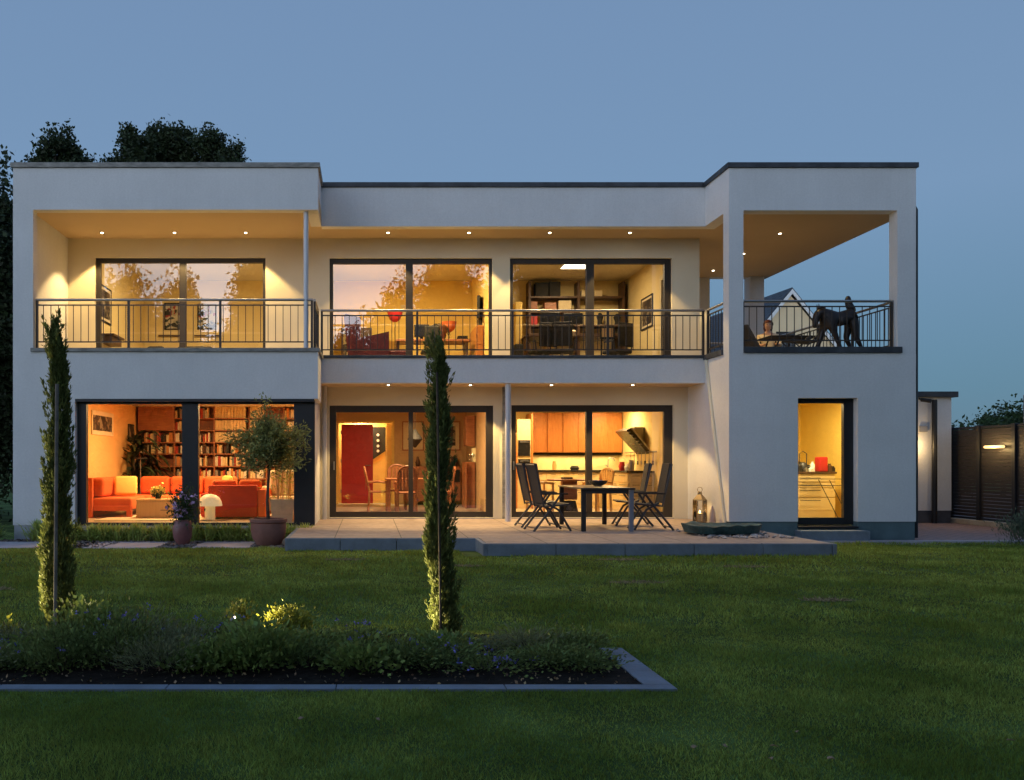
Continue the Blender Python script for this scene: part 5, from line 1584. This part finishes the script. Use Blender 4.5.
# --- vegetation
def cypress(label, x, y, z0, h, r0, seed, lean=0.0):
    t = thing("cypress", label, "tree", (x, y, z0), group="slim columnar cypresses in the border bed")
    r = np.random.default_rng(seed)
    n = 21000
    f = r.beta(1.0, 1.25, n)
    prof = np.interp(f, [0, .06, .2, .45, .7, .85, .95, 1.0], [.9, 1.0, .93, .80, .68, .50, .28, .05])
    th = r.uniform(0, 2 * np.pi, n)
    wob = 1 + .22 * np.sin(th * 2 + f * 19 + seed) + .18 * np.sin(f * 37 + th) + .14 * np.sin(th * 5 - f * 60)
    rad = r0 * prof * wob * np.sqrt(r.uniform(.12, 1.0, n))
    cx = x + lean * h * f + .025 * np.sin(f * 7 + seed)
    P = np.stack([cx + rad * np.cos(th), y + rad * np.sin(th), z0 + .03 + f * h * .97], 1)
    D = np.stack([np.cos(th) * .38, np.sin(th) * .38, np.full(n, 1.0)], 1) + r.normal(0, .28, (n, 3))
    fast("foliage", leaves(P, .036, .26, r, D), 4, leaf_cyp, t)
    # upright sprays poking out of the outline
    V = []
    for k in range(150):
        ff = r.uniform(.05, .99); a = r.uniform(0, 6.283)
        pr = np.interp(ff, [0, .2, .45, .7, .85, .95, 1.0], [1.0, .93, .80, .68, .50, .28, .05]) * r0
        m_ = 42
        g_ = r.uniform(0, 1, m_)
        l_ = r.uniform(.06, .20)
        b0 = np.array([x + lean * h * ff + pr * .85 * math.cos(a), y + pr * .85 * math.sin(a), z0 + ff * h * .97])
        d_ = np.array([math.cos(a) * .35, math.sin(a) * .35, 1.0])
        Pp = b0 + d_ * (g_ * l_)[:, None] + r.normal(0, .012, (m_, 3)) * (1.2 - g_)[:, None]
        V.append(leaves(Pp, .034, .3, r, np.tile(d_, (m_, 1)) + r.normal(0, .3, (m_, 3))))
    fast("spray", np.concatenate(V), 4, leaf_cyp, t)
    MB().tube([(x, y, z0), (x + lean * h * .5, y, z0 + h * .5), (x + lean * h * .9, y, z0 + h * .9)], [.03, .022, .008], 8).build("trunk", bark, t)


BZ = .108
y1c, y2c = 6.35, 6.25
cypress("slim cypress at the left of the bed in front of the sofa window", PX(60, y1c), y1c, BZ, (637 - 314) * y1c / F, .098, 3, -.012)
cypress("slim cypress rising before the balcony in the middle of the picture", PX(443, y2c), y2c, BZ, (640 - 331) * y2c / F, .084, 8, -.022)
MB_ = MB().tube([(PX(55, 6.17), 6.17, BZ), (PX(57, 6.17), 6.17, PZ(384, 6.17))], .013, 8)
tag(MB_.build("plant_stake", stake_m), "grey wooden stake tied in front of the left cypress", "stake")
MB_ = MB().tube([(PX(441, 6.09), 6.09, BZ), (PX(437, 6.09), 6.09, PZ(372, 6.09))], .008, 8)
tag(MB_.build("plant_stake", bark), "thin brown stake in front of the middle cypress", "stake")


def shrub(name, label, x, y, z, rx, ry, h, n, ls, asp, mt, seed, group=None, cat="shrub", flowers=None, up=.6, nl=9):
    t = thing(name, label, cat, (x, y, z), group=group)
    r = np.random.default_rng(seed)
    C_ = r.uniform(-1, 1, (nl, 3)) * [rx * .6, ry * .6, h * .28] + [x, y, z + h * .52]
    idx = r.integers(0, nl, n)
    P = C_[idx] + r.normal(0, .42, (n, 3)) * [rx * .8, ry * .8, h * .5]
    P[:, 2] = np.clip(P[:, 2], z + .005, z + h * (1.15 + .5 * r.uniform(0, 1, n) ** 3))
    D = (P - [x, y, z - h]) * [1, 1, up] + r.normal(0, .35 * h + .02, (n, 3))
    fast("foliage", leaves(P, ls, asp, r, D), 4, mt, t)
    m = MB()
    for k in range(7):
        q = C_[k % nl]
        m.tube([(x + (q[0] - x) * .2, y + (q[1] - y) * .2, z), tuple(q)], [.006, .003], 5)
    m.build("stem", bark, t)
    if flowers:
        nf, fm_, fs = flowers
        Q = C_[r.integers(0, nl, nf)] + r.normal(0, .45, (nf, 3)) * [rx, ry, h * .3]
        Q[:, 2] = z + h * r.uniform(.75, 1.4, nf)
        Q = np.repeat(Q, 6, 0) + r.normal(0, fs * .45, (nf * 6, 3))
        fast("blossom", leaves(Q, fs, .7, r), 4, fm_, t)
    return t


vio = mat("violet_petal", (.16, .14, .42), .7, island=.3)
pur = mat("lilac_petal", (.62, .42, .68), .7, island=.3)
leaf_bed2 = mat("bed_leaf_grey", (.20, .21, .10), .6, island=.5, transl=.2, spec=.2)
leaf_bed3 = mat("bed_leaf_fresh", (.19, .24, .06), .6, island=.5, transl=.25, spec=.2)
leaf_bed = mat("bed_leaf", (.16, .195, .06), .75, island=.6, transl=.2, spec=.1)
rsd = random.Random(6)
k = 0
hs = [.34, .30, .36, .33, .36, .34, .30, .31, .30, .26, .28, .24, .27, .26, .24, .22]
for i in range(16):
    x_ = -3.05 + i * .295
    for row in range(2):
        y_ = 5.52 + row * .38 + rsd.uniform(-.06, .06)
        hh = (.40 if i < 4 else .60 if i < 9 else .42 if 11 <= i <= 13 else .52) * hs[i] * rsd.uniform(.7, 1.55) * (1.0 if row == 0 else 1.05)
        thin = 1 if i < 9 else .55
        sp_ = rsd.choice((0, 0, 1, 1, 2, 3))
        shrub("border_shrub", ["low leafy shrub with small violet flowers in the border bed", "low dark green leafy shrub in the border bed", "low grey green narrow leafed shrub in the border bed", "low fresh green shrub with broader leaves in the border bed"][sp_],
              x_ + rsd.uniform(-.05, .05), y_, BZ, .24, .22, hh, int(2300 * thin * (1, 1, .8, .7)[sp_]), (.029, .031, .042, .04)[sp_], (.36, .4, .16, .6)[sp_], (leaf_bed, leaf_bed, leaf_bed2, leaf_bed3)[sp_], 100 + k, "low shrubs in the border bed",
              flowers=(16, vio, .016) if sp_ == 0 else None)
        k += 1
shrub("golden_shrub", "bright yellow green bush lit by the garden spotlight", PX(289, 6.33), 6.33, BZ, .15, .10, .21, 2600, .024, .7, leaf_yel, 61, nl=12)
shrub("golden_shrub", "small yellow green bush right beside the garden spotlight", PX(241, 6.5), 6.5, BZ, .09, .07, .22, 700, .028, .7, leaf_yel, 62)
shrub("golden_shrub", "small yellow leaved plant at the left edge of the bed", PX(3, 6.3), 6.25, BZ, .10, .08, .16, 350, .03, .7, leaf_yel, 63)


def gspot(label, x, y, rot, e=5, zl=.09):
    t = thing("garden_spotlight", label, "garden light", (x, y, BZ), group="garden spotlights in the border bed")
    MB().tube([(x, y, BZ), (x, y, BZ + zl - .02)], .006, 8).build("stake", dark_m, t)
    MB().tube([(x, y, BZ + zl - .02), (x + .03, y, BZ + zl)], .015, 12).build("head", steel, t)
    if zl > .1: MB().tube([(x + .031, y, BZ + zl), (x + .034, y, BZ + zl + .002)], .007 if zl < .15 else .013, 12).build("lens", bulb, t)
    light('SPOT', (x + .06, y, BZ + zl + .02), e, (1, .80, .38), t, size=.015, rot=rot, spot=95, blend=.6)


gspot("small lit garden spotlight aimed at the golden bush", PX(231, 6.35), 6.35, (R(98), 0, R(-88)), 7, .16)
gspot("small garden spotlight left of the left cypress aimed up at it", -3.0, 6.52, (R(132), 0, R(-97)), 60, .11)
gspot("small garden spotlight left of the middle cypress aimed up at it", PX(378, 6.3), 6.5, (R(128), 0, R(-97)), 48, .025)

# tufts along the living room window
for i in range(22):
    x_ = (-5.95 + i * .23 + .05 * math.sin(i * 2.7)) if i > 0 else -6.6
    if -4.0 < 0 and abs(x_ - PX(183, 14.9)) < .0: continue
    tuf = thing("grass_tuft", ("arching grass tuft left of the left cypress against the white wall" if x_ < -5.2 else "fresh green grass tuft under the sofa window, left of the lilac flower urn" if x_ < -3.15 else "fresh green grass tuft under the window between the urn and the olive tree pot" if x_ < -1.75 else "fresh green grass tuft behind the big olive tree pot"), "ornamental grass", (x_, 15.2, .01), group="grass tufts under the living room window")
    r = np.random.default_rng(300 + i)
    n = 330
    a = r.uniform(0, 6.283, n); el = r.uniform(.5, 1.45, n); L_ = r.uniform(.26, .50, n) * (1.15 if i < 4 else 1)
    V = []
    bx_ = x_ + r.normal(0, .05, n); by_ = 15.2 + r.normal(0, .05, n)
    for j in range(n):
        p = np.array([bx_[j], by_[j], .01]); d = np.array([math.cos(a[j]) * math.cos(el[j]), math.sin(a[j]) * math.cos(el[j]) * .6, math.sin(el[j])])
        s_ = np.array([-math.sin(a[j]), math.cos(a[j]), 0]) * .008
        q = p + d * L_[j] * .6
        e2 = q + (d + [0, 0, -.7]) * L_[j] * .45
        V += [p - s_, p + s_, q + s_ * 1.2, q - s_ * 1.2, q - s_ * 1.2, q + s_ * 1.2, e2 + s_ * .2, e2 - s_ * .2]
    fast("foliage", np.array(V), 4, leaf_tuft, tuf)

# pots
x, y = PX(182.5, 14.55), 14.55
t = thing("flower_urn", "reddish glazed urn with lilac flowers in front of the window mullion", "flower pot", (x, y, .04))
MB().lathe([(.10, 0), (.15, .12), (.165, .26), (.14, .38), (.12, .40), (.10, .40)], (x, y, .036)).build("pot", clay_p, t, smooth=True)
r_ = np.random.default_rng(12)
P = r_.normal(size=(1500, 3)) * [.10, .10, .15] + [x, y, .66]
fast("foliage", leaves(P, .055, .45, r_), 4, leaf_mid, t)
P = np.repeat(r_.normal(size=(26, 3)) * [.13, .10, .12] + [x + .02, y - .06, .68], 7, 0) + r_.normal(0, .014, (182, 3))
fast("blossom", leaves(P, .05, .8, r_), 4, pur, t)
m = MB(); rr_ = random.Random(5)
for k in range(6): m.tube([(x, y, .42), (x + rr_.uniform(-.1, .1), y, .62)], .006, 5)
m.tube([(x, y, .45), (x - .18, y - .03, .60), (x - .36, y - .03, .60)], .006, 5)
m.build("stem", bark, t)
x, y = PX(268.5, 14.45), 14.45
t = thing("plant_pot", "large round terracotta pot holding the olive tree", "flower pot", (x, y, .04))
MB().lathe([(.20, 0), (.27, .12), (.295, .26), (.285, .36), (.31, .38), (.31, .43), (.26, .43), (.25, .38)], (x, y, .036), 32).build("pot", clay, t, smooth=True)
MB().lathe([(.249, .36), (.249, .385)], (x, y, .036), 24).build("soil", soil_m, t)
t = thing("olive_tree", "small round olive tree growing in the large terracotta pot", "tree", (x, y, .43))
MB().tube([(x, y, .42), (x - .02, y, .75), (x + .0, y, 1.1), (x + .02, y, 1.35)], [.032, .026, .022, .02], 10).build("trunk", bark, t, smooth=True)
r_ = np.random.default_rng(21)
m = MB(); V = []
for k in range(70):
    a = r_.uniform(0, 6.283); e_ = r_.uniform(.15, 1.5)
    L_ = r_.uniform(.38, .80)
    p0 = np.array([x, y, 1.28 + r_.uniform(0, .45)])
    d_ = np.array([math.cos(a) * math.cos(e_) * .95, math.sin(a) * math.cos(e_), math.sin(e_) * 1.15 - .25])
    p1 = p0 + d_ * L_
    m.tube([tuple(p0), tuple((p0 + p1) / 2 + r_.normal(0, .03, 3)), tuple(p1)], [.010, .006, .003], 5)
    n = 150
    f = r_.uniform(.25, 1.05, n)[:, None]
    V.append(leaves(p0 + (p1 - p0) * f + r_.normal(0, .062, (n, 3)), .068, .34, r_, np.tile(d_, (n, 1)) + r_.normal(0, .7, (n, 3))))
m.build("branch", bark, t)
fast("crown", np.concatenate(V), 4, leaf_olive, t)
o = MB().box(-.1, .1, -.07, .07, 0, .12, bev=.05, seg=3).build("boulder", mat("brown_stone", (.25, .18, .13), .9, var=.2), loc=(PX(288.5, 14.3), 14.3, .03), smooth=True)
tag(o, "small brown stone between the big pot and the terrace corner", "stone")


def tree(name, label, x, y, h, rx, ry, zc0, nl, nc, npl, ls, mt, seed, group=None, trunk_r=.2, spread=.35, cat="tree", lobe=.42):
    t = thing(name, label, cat, (x, y, 0), group=group)
    r = np.random.default_rng(seed)
    m = MB()
    top = h * .8
    tr = [(x, y, -.02), (x + r.normal(0, .1), y, h * .25), (x + r.normal(0, .2), y, h * .5), (x + r.normal(0, .25), y, top)]
    m.tube(tr, [trunk_r, trunk_r * .8, trunk_r * .5, trunk_r * .15], 10)
    m.build("trunk", bark, t)
    zm, hz = (zc0 + h) / 2, (h - zc0) / 2
    L = []
    while len(L) < nl:
        q = r.uniform(-1, 1, 3)
        rr = np.linalg.norm(q)
        if rr > 1 or rr < .35: continue
        L.append([x + q[0] * rx * .85, y + q[1] * ry * .85, zm + q[2] * hz * .85])
    L = np.array(L)
    m = MB()
    for k in range(min(nl, 22)):
        s0 = Vector(tr[1]).lerp(Vector(tr[3]), float(r.uniform(.1, .85)))
        e0 = Vector(L[k]); mid = s0.lerp(e0, .5) + Vector((0, 0, .2))
        m.tube([s0, mid, e0], [trunk_r * .3, trunk_r * .18, trunk_r * .06], 5)
    m.build("limb", bark, t)
    cl = L[r.integers(0, nl, nc)] + r.normal(0, 1, (nc, 3)) * np.array([rx, ry, hz]) * lobe * .42
    cl[:, 2] = np.maximum(cl[:, 2], zc0)
    P = np.repeat(cl, npl, 0) + r.normal(0, spread * .5, (nc * npl, 3))
    fast("crown", leaves(P, ls, .6, r), 4, mt, t)
    return t


# trees behind the house
for (px0, D_, py0, rx, nl_, nc_, lb) in ((64, 30, 127, 1.25, 34, 420, "dark leafy tree showing above the left end of the flat roof"), (131, 32, 124, 1.15, 32, 460, "dark tree behind the roof right of a narrow gap of sky"),
                                        (168, 33, 118, 1.6, 40, 620, "dark tree with the highest top of the row behind the flat roof"), (210, 33, 129, 1.25, 30, 420, "smaller dark tree, second from the right of the row behind the roof"), (241, 33, 139, .95, 24, 280, "smallest dark tree at the right end of the row behind the roof")):
    tree("oak_tree", lb, PX(px0, D_), D_, PZ(py0, D_) - .1, rx, 1.6, 9.0, nl_, nc_, 60, .135, leaf_dark, int(px0), "trees behind the house", spread=.26, lobe=.24)
tree("evergreen_tree", "tall dark tree filling the left edge beside the house wall", -9.3, 20.5, PZ(163, 20.5), 1.45, 1.6, .3, 60, 1500, 40, .13, leaf_dark, 6, spread=.35)
tree("evergreen_tree", "dense low tree at the far left edge behind the first one", -11.5, 23, 6.5, 2.2, 2.2, .2, 50, 900, 40, .15, leaf_dark, 7, spread=.4)
# trees beyond the fence
for k, (px0, D_, ytop, rx, lb) in enumerate(((958, 30, 432, .7, "small bush top showing above the left end of the dark screen fence"), (1003, 36, 408, 1.4, "rounded dark tree beyond the screen fence"), (1030, 34, 405, 1.6, "dark tree at the right edge beyond the fence"))):
    tree("garden_tree", lb, PX(px0, D_), D_, PZ(ytop, D_), rx, rx, .6, 26, 340, 34, .15, leaf_mid, 20 + k, "trees beyond the screen fence", .12)
# trees behind the viewer, mirrored in the window glass; two more added for shade
for k, (x_, y_, h, rx, lb) in enumerate(((-15.4, -20, 13.9, 1.9, "tall leafy tree across the garden, farthest left of the mirrored row"), (-11.8, -20, 13.2, 1.1, "slim leafy tree, second from the left across the garden"),
                                         (-7.0, -20, 14.6, 1.9, "tall slim tree, third from the left across the garden"), (1.9, -20, 13.3, 2.3, "leafy tree in the middle of the row across the garden"),
                                         (5.6, -20, 15.6, 2.8, "tall broad tree in the middle of the row across the garden"), (10.5, -19, 17.5, 3.6, "large tree right of the middle across the garden"),
                                         (14.5, -17, 17.5, 3.8, "tall tree, third from the right across the garden"), (19.0, -19, 18.5, 4.4, "largest tree at the right across the garden"), (26, -17, 16.0, 4.4, "last tree at the right end across the garden"),
                                         (-13.5, -22, 10.8, 2.6, "low broad tree behind the left trees across the garden"), (-9.2, -22, 10.2, 2.6, "low broad tree in the gap of the left trees"), (-4.2, -21, 9.2, 2.6, "low tree left of the middle gap across the garden"),
                                         (-1.2, -21, 9.6, 2.2, "low tree right of the middle gap across the garden"), (11, -10, 12.5, 3.0, "leafy tree standing nearest the lawn at the right"), (12.5, 5.5, 9.5, 3.2, "leafy tree out of view at the far right, added to shade the house front"), (11.5, -2, 11, 3.6, "wide tree out of view at the right, level with the viewer, added to shade the house front"))):  # last two stand out of view, added to darken the right facade
    tree("garden_tree", lb, x_, y_, h, rx, rx, 1.2, 60, 1100, 26, .30, leaf_dark, 40 + k, "tall trees across the garden", .25, spread=.6)
for k, (x0_, x1_) in enumerate(((-30, -12), (-12, 4), (4, 22), (22, 40))):
    r_ = np.random.default_rng(70 + k)
    n = 26000
    hx_ = r_.uniform(x0_, x1_, n); P = np.stack([hx_, r_.normal(-17.5, .8, n), r_.uniform(0, 1, n) * (5.2 + .9 * np.sin(hx_ * 1.7))], 1)
    o = fast("hedge", leaves(P, .42, .8, r_), 4, leaf_dark)
    tag(o, ["long hedge across the garden, far left stretch", "long hedge across the garden, stretch left of the middle", "long hedge across the garden, stretch right of the middle", "long hedge across the garden, far right stretch"][k], "hedge", "hedge across the garden")
# bush at the right edge
x_ = PX(1026, 14.6)
shrub("lavender_bush", "grey green bush at the right edge of the lawn", x_, 14.6, 0, .33, .3, .5, 2600, .06, .22, mat("grey_leaf", (.09, .12, .075), .7, island=.4, transl=.15), 81, up=1.2)

# fallen leaves
for k, (px0, py0) in enumerate(((693, 751), (725, 750), (776, 750), (797, 735), (829, 762), (300, 722), (378, 723), (1012, 744), (771, 762))):
    D_ = 1.3 * F / (py0 - 462)
    o = MB().poly([(0, -.014, .0), (.02, -.003, .008), (.03, .01, .002), (.004, .016, .006), (-.014, .004, .0)], (0, 0, .0025)).build("fallen_leaf", bl if k not in (5,) else bl)
    o.location = (PX(px0, D_), D_, .116); o.rotation_euler = (.2, .1, k * 1.3); o.scale = (.8, .8, 1)
    tag(o, "small dry pale leaf lying on the lawn", "leaf", "dry leaves on the lawn")

# --- garage, fence, lamp
G = thing("garage", "low white garage with dark flat roof edge right of the house", "garage", (12, 22, 0))
m = MB(); m.box(9.9, 13.2, 19.8, 19.95, .30, 2.86); m.box(13.05, 13.2, 19.95, 26, .30, 2.86); m.box(9.9, 10.05, 19.95, 26, .30, 2.86); m.box(10.05, 13.05, 25.85, 26, .3, 2.86)
m.build("wall", plaster, G)
MB().box(9.91, 13.19, 19.81, 25.99, 0, .298).build("plinth", mat("grey_plinth", (.07, .075, .09), .9, var=.2), G)
MB().box(9.8, 13.3, 19.7, 26.1, 2.862, 2.99, bev=.01).build("roof", coping_d, G)
MB().tube([(PX(934.5, 19.7), 19.7, .02), (PX(934.5, 19.7), 19.7, 2.8)], .055, 12).build("downpipe", frame_d, G, smooth=True)
MB().box(PX(920.5, 19.75), PX(928, 19.75), 19.76, 19.798, PZ(432, 19.8), PZ(426, 19.8), bev=.004).build("vent", mat("vent_grey", (.28, .28, .3), .6), G)
t = thing("security_camera", "small dark camera under the garage roof edge", "camera", (PX(925, 19.6), 19.6, 2.8))
MB().tube([(PX(925, 19.6), 19.8, 2.83), (PX(925, 19.6), 19.68, 2.80)], .02, 8).build("bracket", dark_m, t)
MB().tube([(PX(923, 19.6), 19.66, 2.80), (PX(928, 19.6), 19.5, 2.76)], .045, 12).build("housing", dark_m, t)
x = PX(917, 19.7)
lampg = mat("lit_lamp_glass", (1, .7, .35), emit=(1, .62, .22), es=.5)
t = thing("wall_lamp", "lit wall lamp on the garage wall beside the house corner", "lamp", (12.3, 19.75, 1.75))
MB().tube([(12.28, 19.7, 1.62), (12.28, 19.7, 1.86)], .045, 12).build("lamp_glass", lampg, t)
MB().box(12.24, 12.32, 19.745, 19.798, 1.62, 1.86).build("backplate", steel, t)
light('POINT', (12.28, 19.58, 1.75), 3.2, (1, .66, .28), t, size=.05)
t = thing("screen_fence", "dark slatted metal screen fence running along the paved side yard", "fence", (13.4, 18, 0))
fx = 13.32
FY = [20.0, 19.05, 18.0, 16.9, 15.8]
for k, y_ in enumerate(FY): fbox("post", fx - .05, fx + .05, y_ - .05, y_ + .05, .02, 2.2, frame_d, t, .006)
for a, b_ in zip(FY, FY[1:]):
    m = MB()
    n = 26
    for k in range(n):
        z0 = .2 + k * (1.92 / n)
        m.box(fx - .012, fx + .012, b_ + .052, a - .052, z0, z0 + 1.92 / n - .006)
    m.build("panel", screen_m, t)
    fbox("rail", fx - .02, fx + .02, b_ + .051, a - .051, 2.13, 2.18, frame_d, t, .004)
    fbox("rail", fx - .02, fx + .02, b_ + .051, a - .051, .14, .19, frame_d, t, .004)
MB().box(fx - .09, fx + .09, 15.4, 20.05, .02, .13, bev=.01).build("kerb", mat("sand_kerb", (.42, .36, .27), .9, var=.15), t)
t = thing("wall_lamp", "long lit lamp bar glowing on the dark screen fence", "lamp", (fx - .08, 18.5, 1.72))
MB().tube([(fx - .10, 18.2, 1.72), (fx - .10, 18.75, 1.72)], .03, 12).build("lamp_glass", lampg, t)
MB().box(fx - .075, fx - .013, 18.3, 18.65, 1.69, 1.75).build("backplate", dark_m, t)
light('POINT', (fx - .2, 18.45, 1.72), 2.2, (1, .68, .26), t, size=.08)
t = MB().tube([(fx + .1, 17.9, 0), (fx + .1, 17.9, PZ(395, 17.9))], .012, 8).build("antenna_mast", steel)
tag(t, "thin pale mast rising above the screen fence", "mast")

# --- neighbour's gabled house
NB = thing("gabled_house", "neighbour's gabled house with cream gable and dark tiled roof", "house", (0, 0, 0), 0, local=True)
cx_, cy_ = PX(791, 45), 45.0
NB.location = (cx_, cy_, 0); NB.rotation_euler = (0, 0, R(4))
hw, zr, ze, Ln = 4.3, PZ(291, 45), PZ(291, 45) - 5.1, 11.5
tile = brickmat("dark_roof_tile", (.035, .04, .05), (.05, .055, .07), (.012, .014, .02), .3, .32, .6, .02, bump=1)
gab = mat("gable_render", (.86, .66, .40), .9, var=.04, scale=1, bump=.2)
MB().poly([(-hw, 0, 0), (hw, 0, 0), (hw, 0, ze), (0, 0, zr - .25), (-hw, 0, ze)], (0, Ln, 0)).build("wall", gab, NB, world=False)
for sx in (-1, 1):
    MB().poly([(0, -.12, zr), (sx * (hw + .6), -.12, ze - .72), (sx * (hw + .6), -.12, ze - .56), (0, -.12, zr + .17)], (0, Ln + .5, 0)).build("roof", tile, NB, world=False)
    MB().poly([(0, -.16, zr - .16), (sx * (hw + .6), -.16, ze - .88), (sx * (hw + .6), -.16, ze - .64), (0, -.16, zr + .08)], (0, .05, 0)).build("bargeboard", white_l, NB, world=False)
f = MB().box(-.8, .2, -.03, .0, zr - 3.2, zr - 2.1).build("window", dark_m, NB, world=False)
MB().box(-.7, .1, -.05, -.031, zr - 3.1, zr - 2.2).build("pane", mat("night_glass", (.03, .035, .045), .1), f, world=False)
f = MB().box(1.0, 2.6, -.05, .0, zr - 4.9, zr - 2.9).build("window", mat("blind_grey", (.16, .16, .16), .8), NB, world=False)
MB().box(-3.4, -2.6, 5, 5.9, ze, zr + .4).build("chimney", dark_m, NB, world=False)
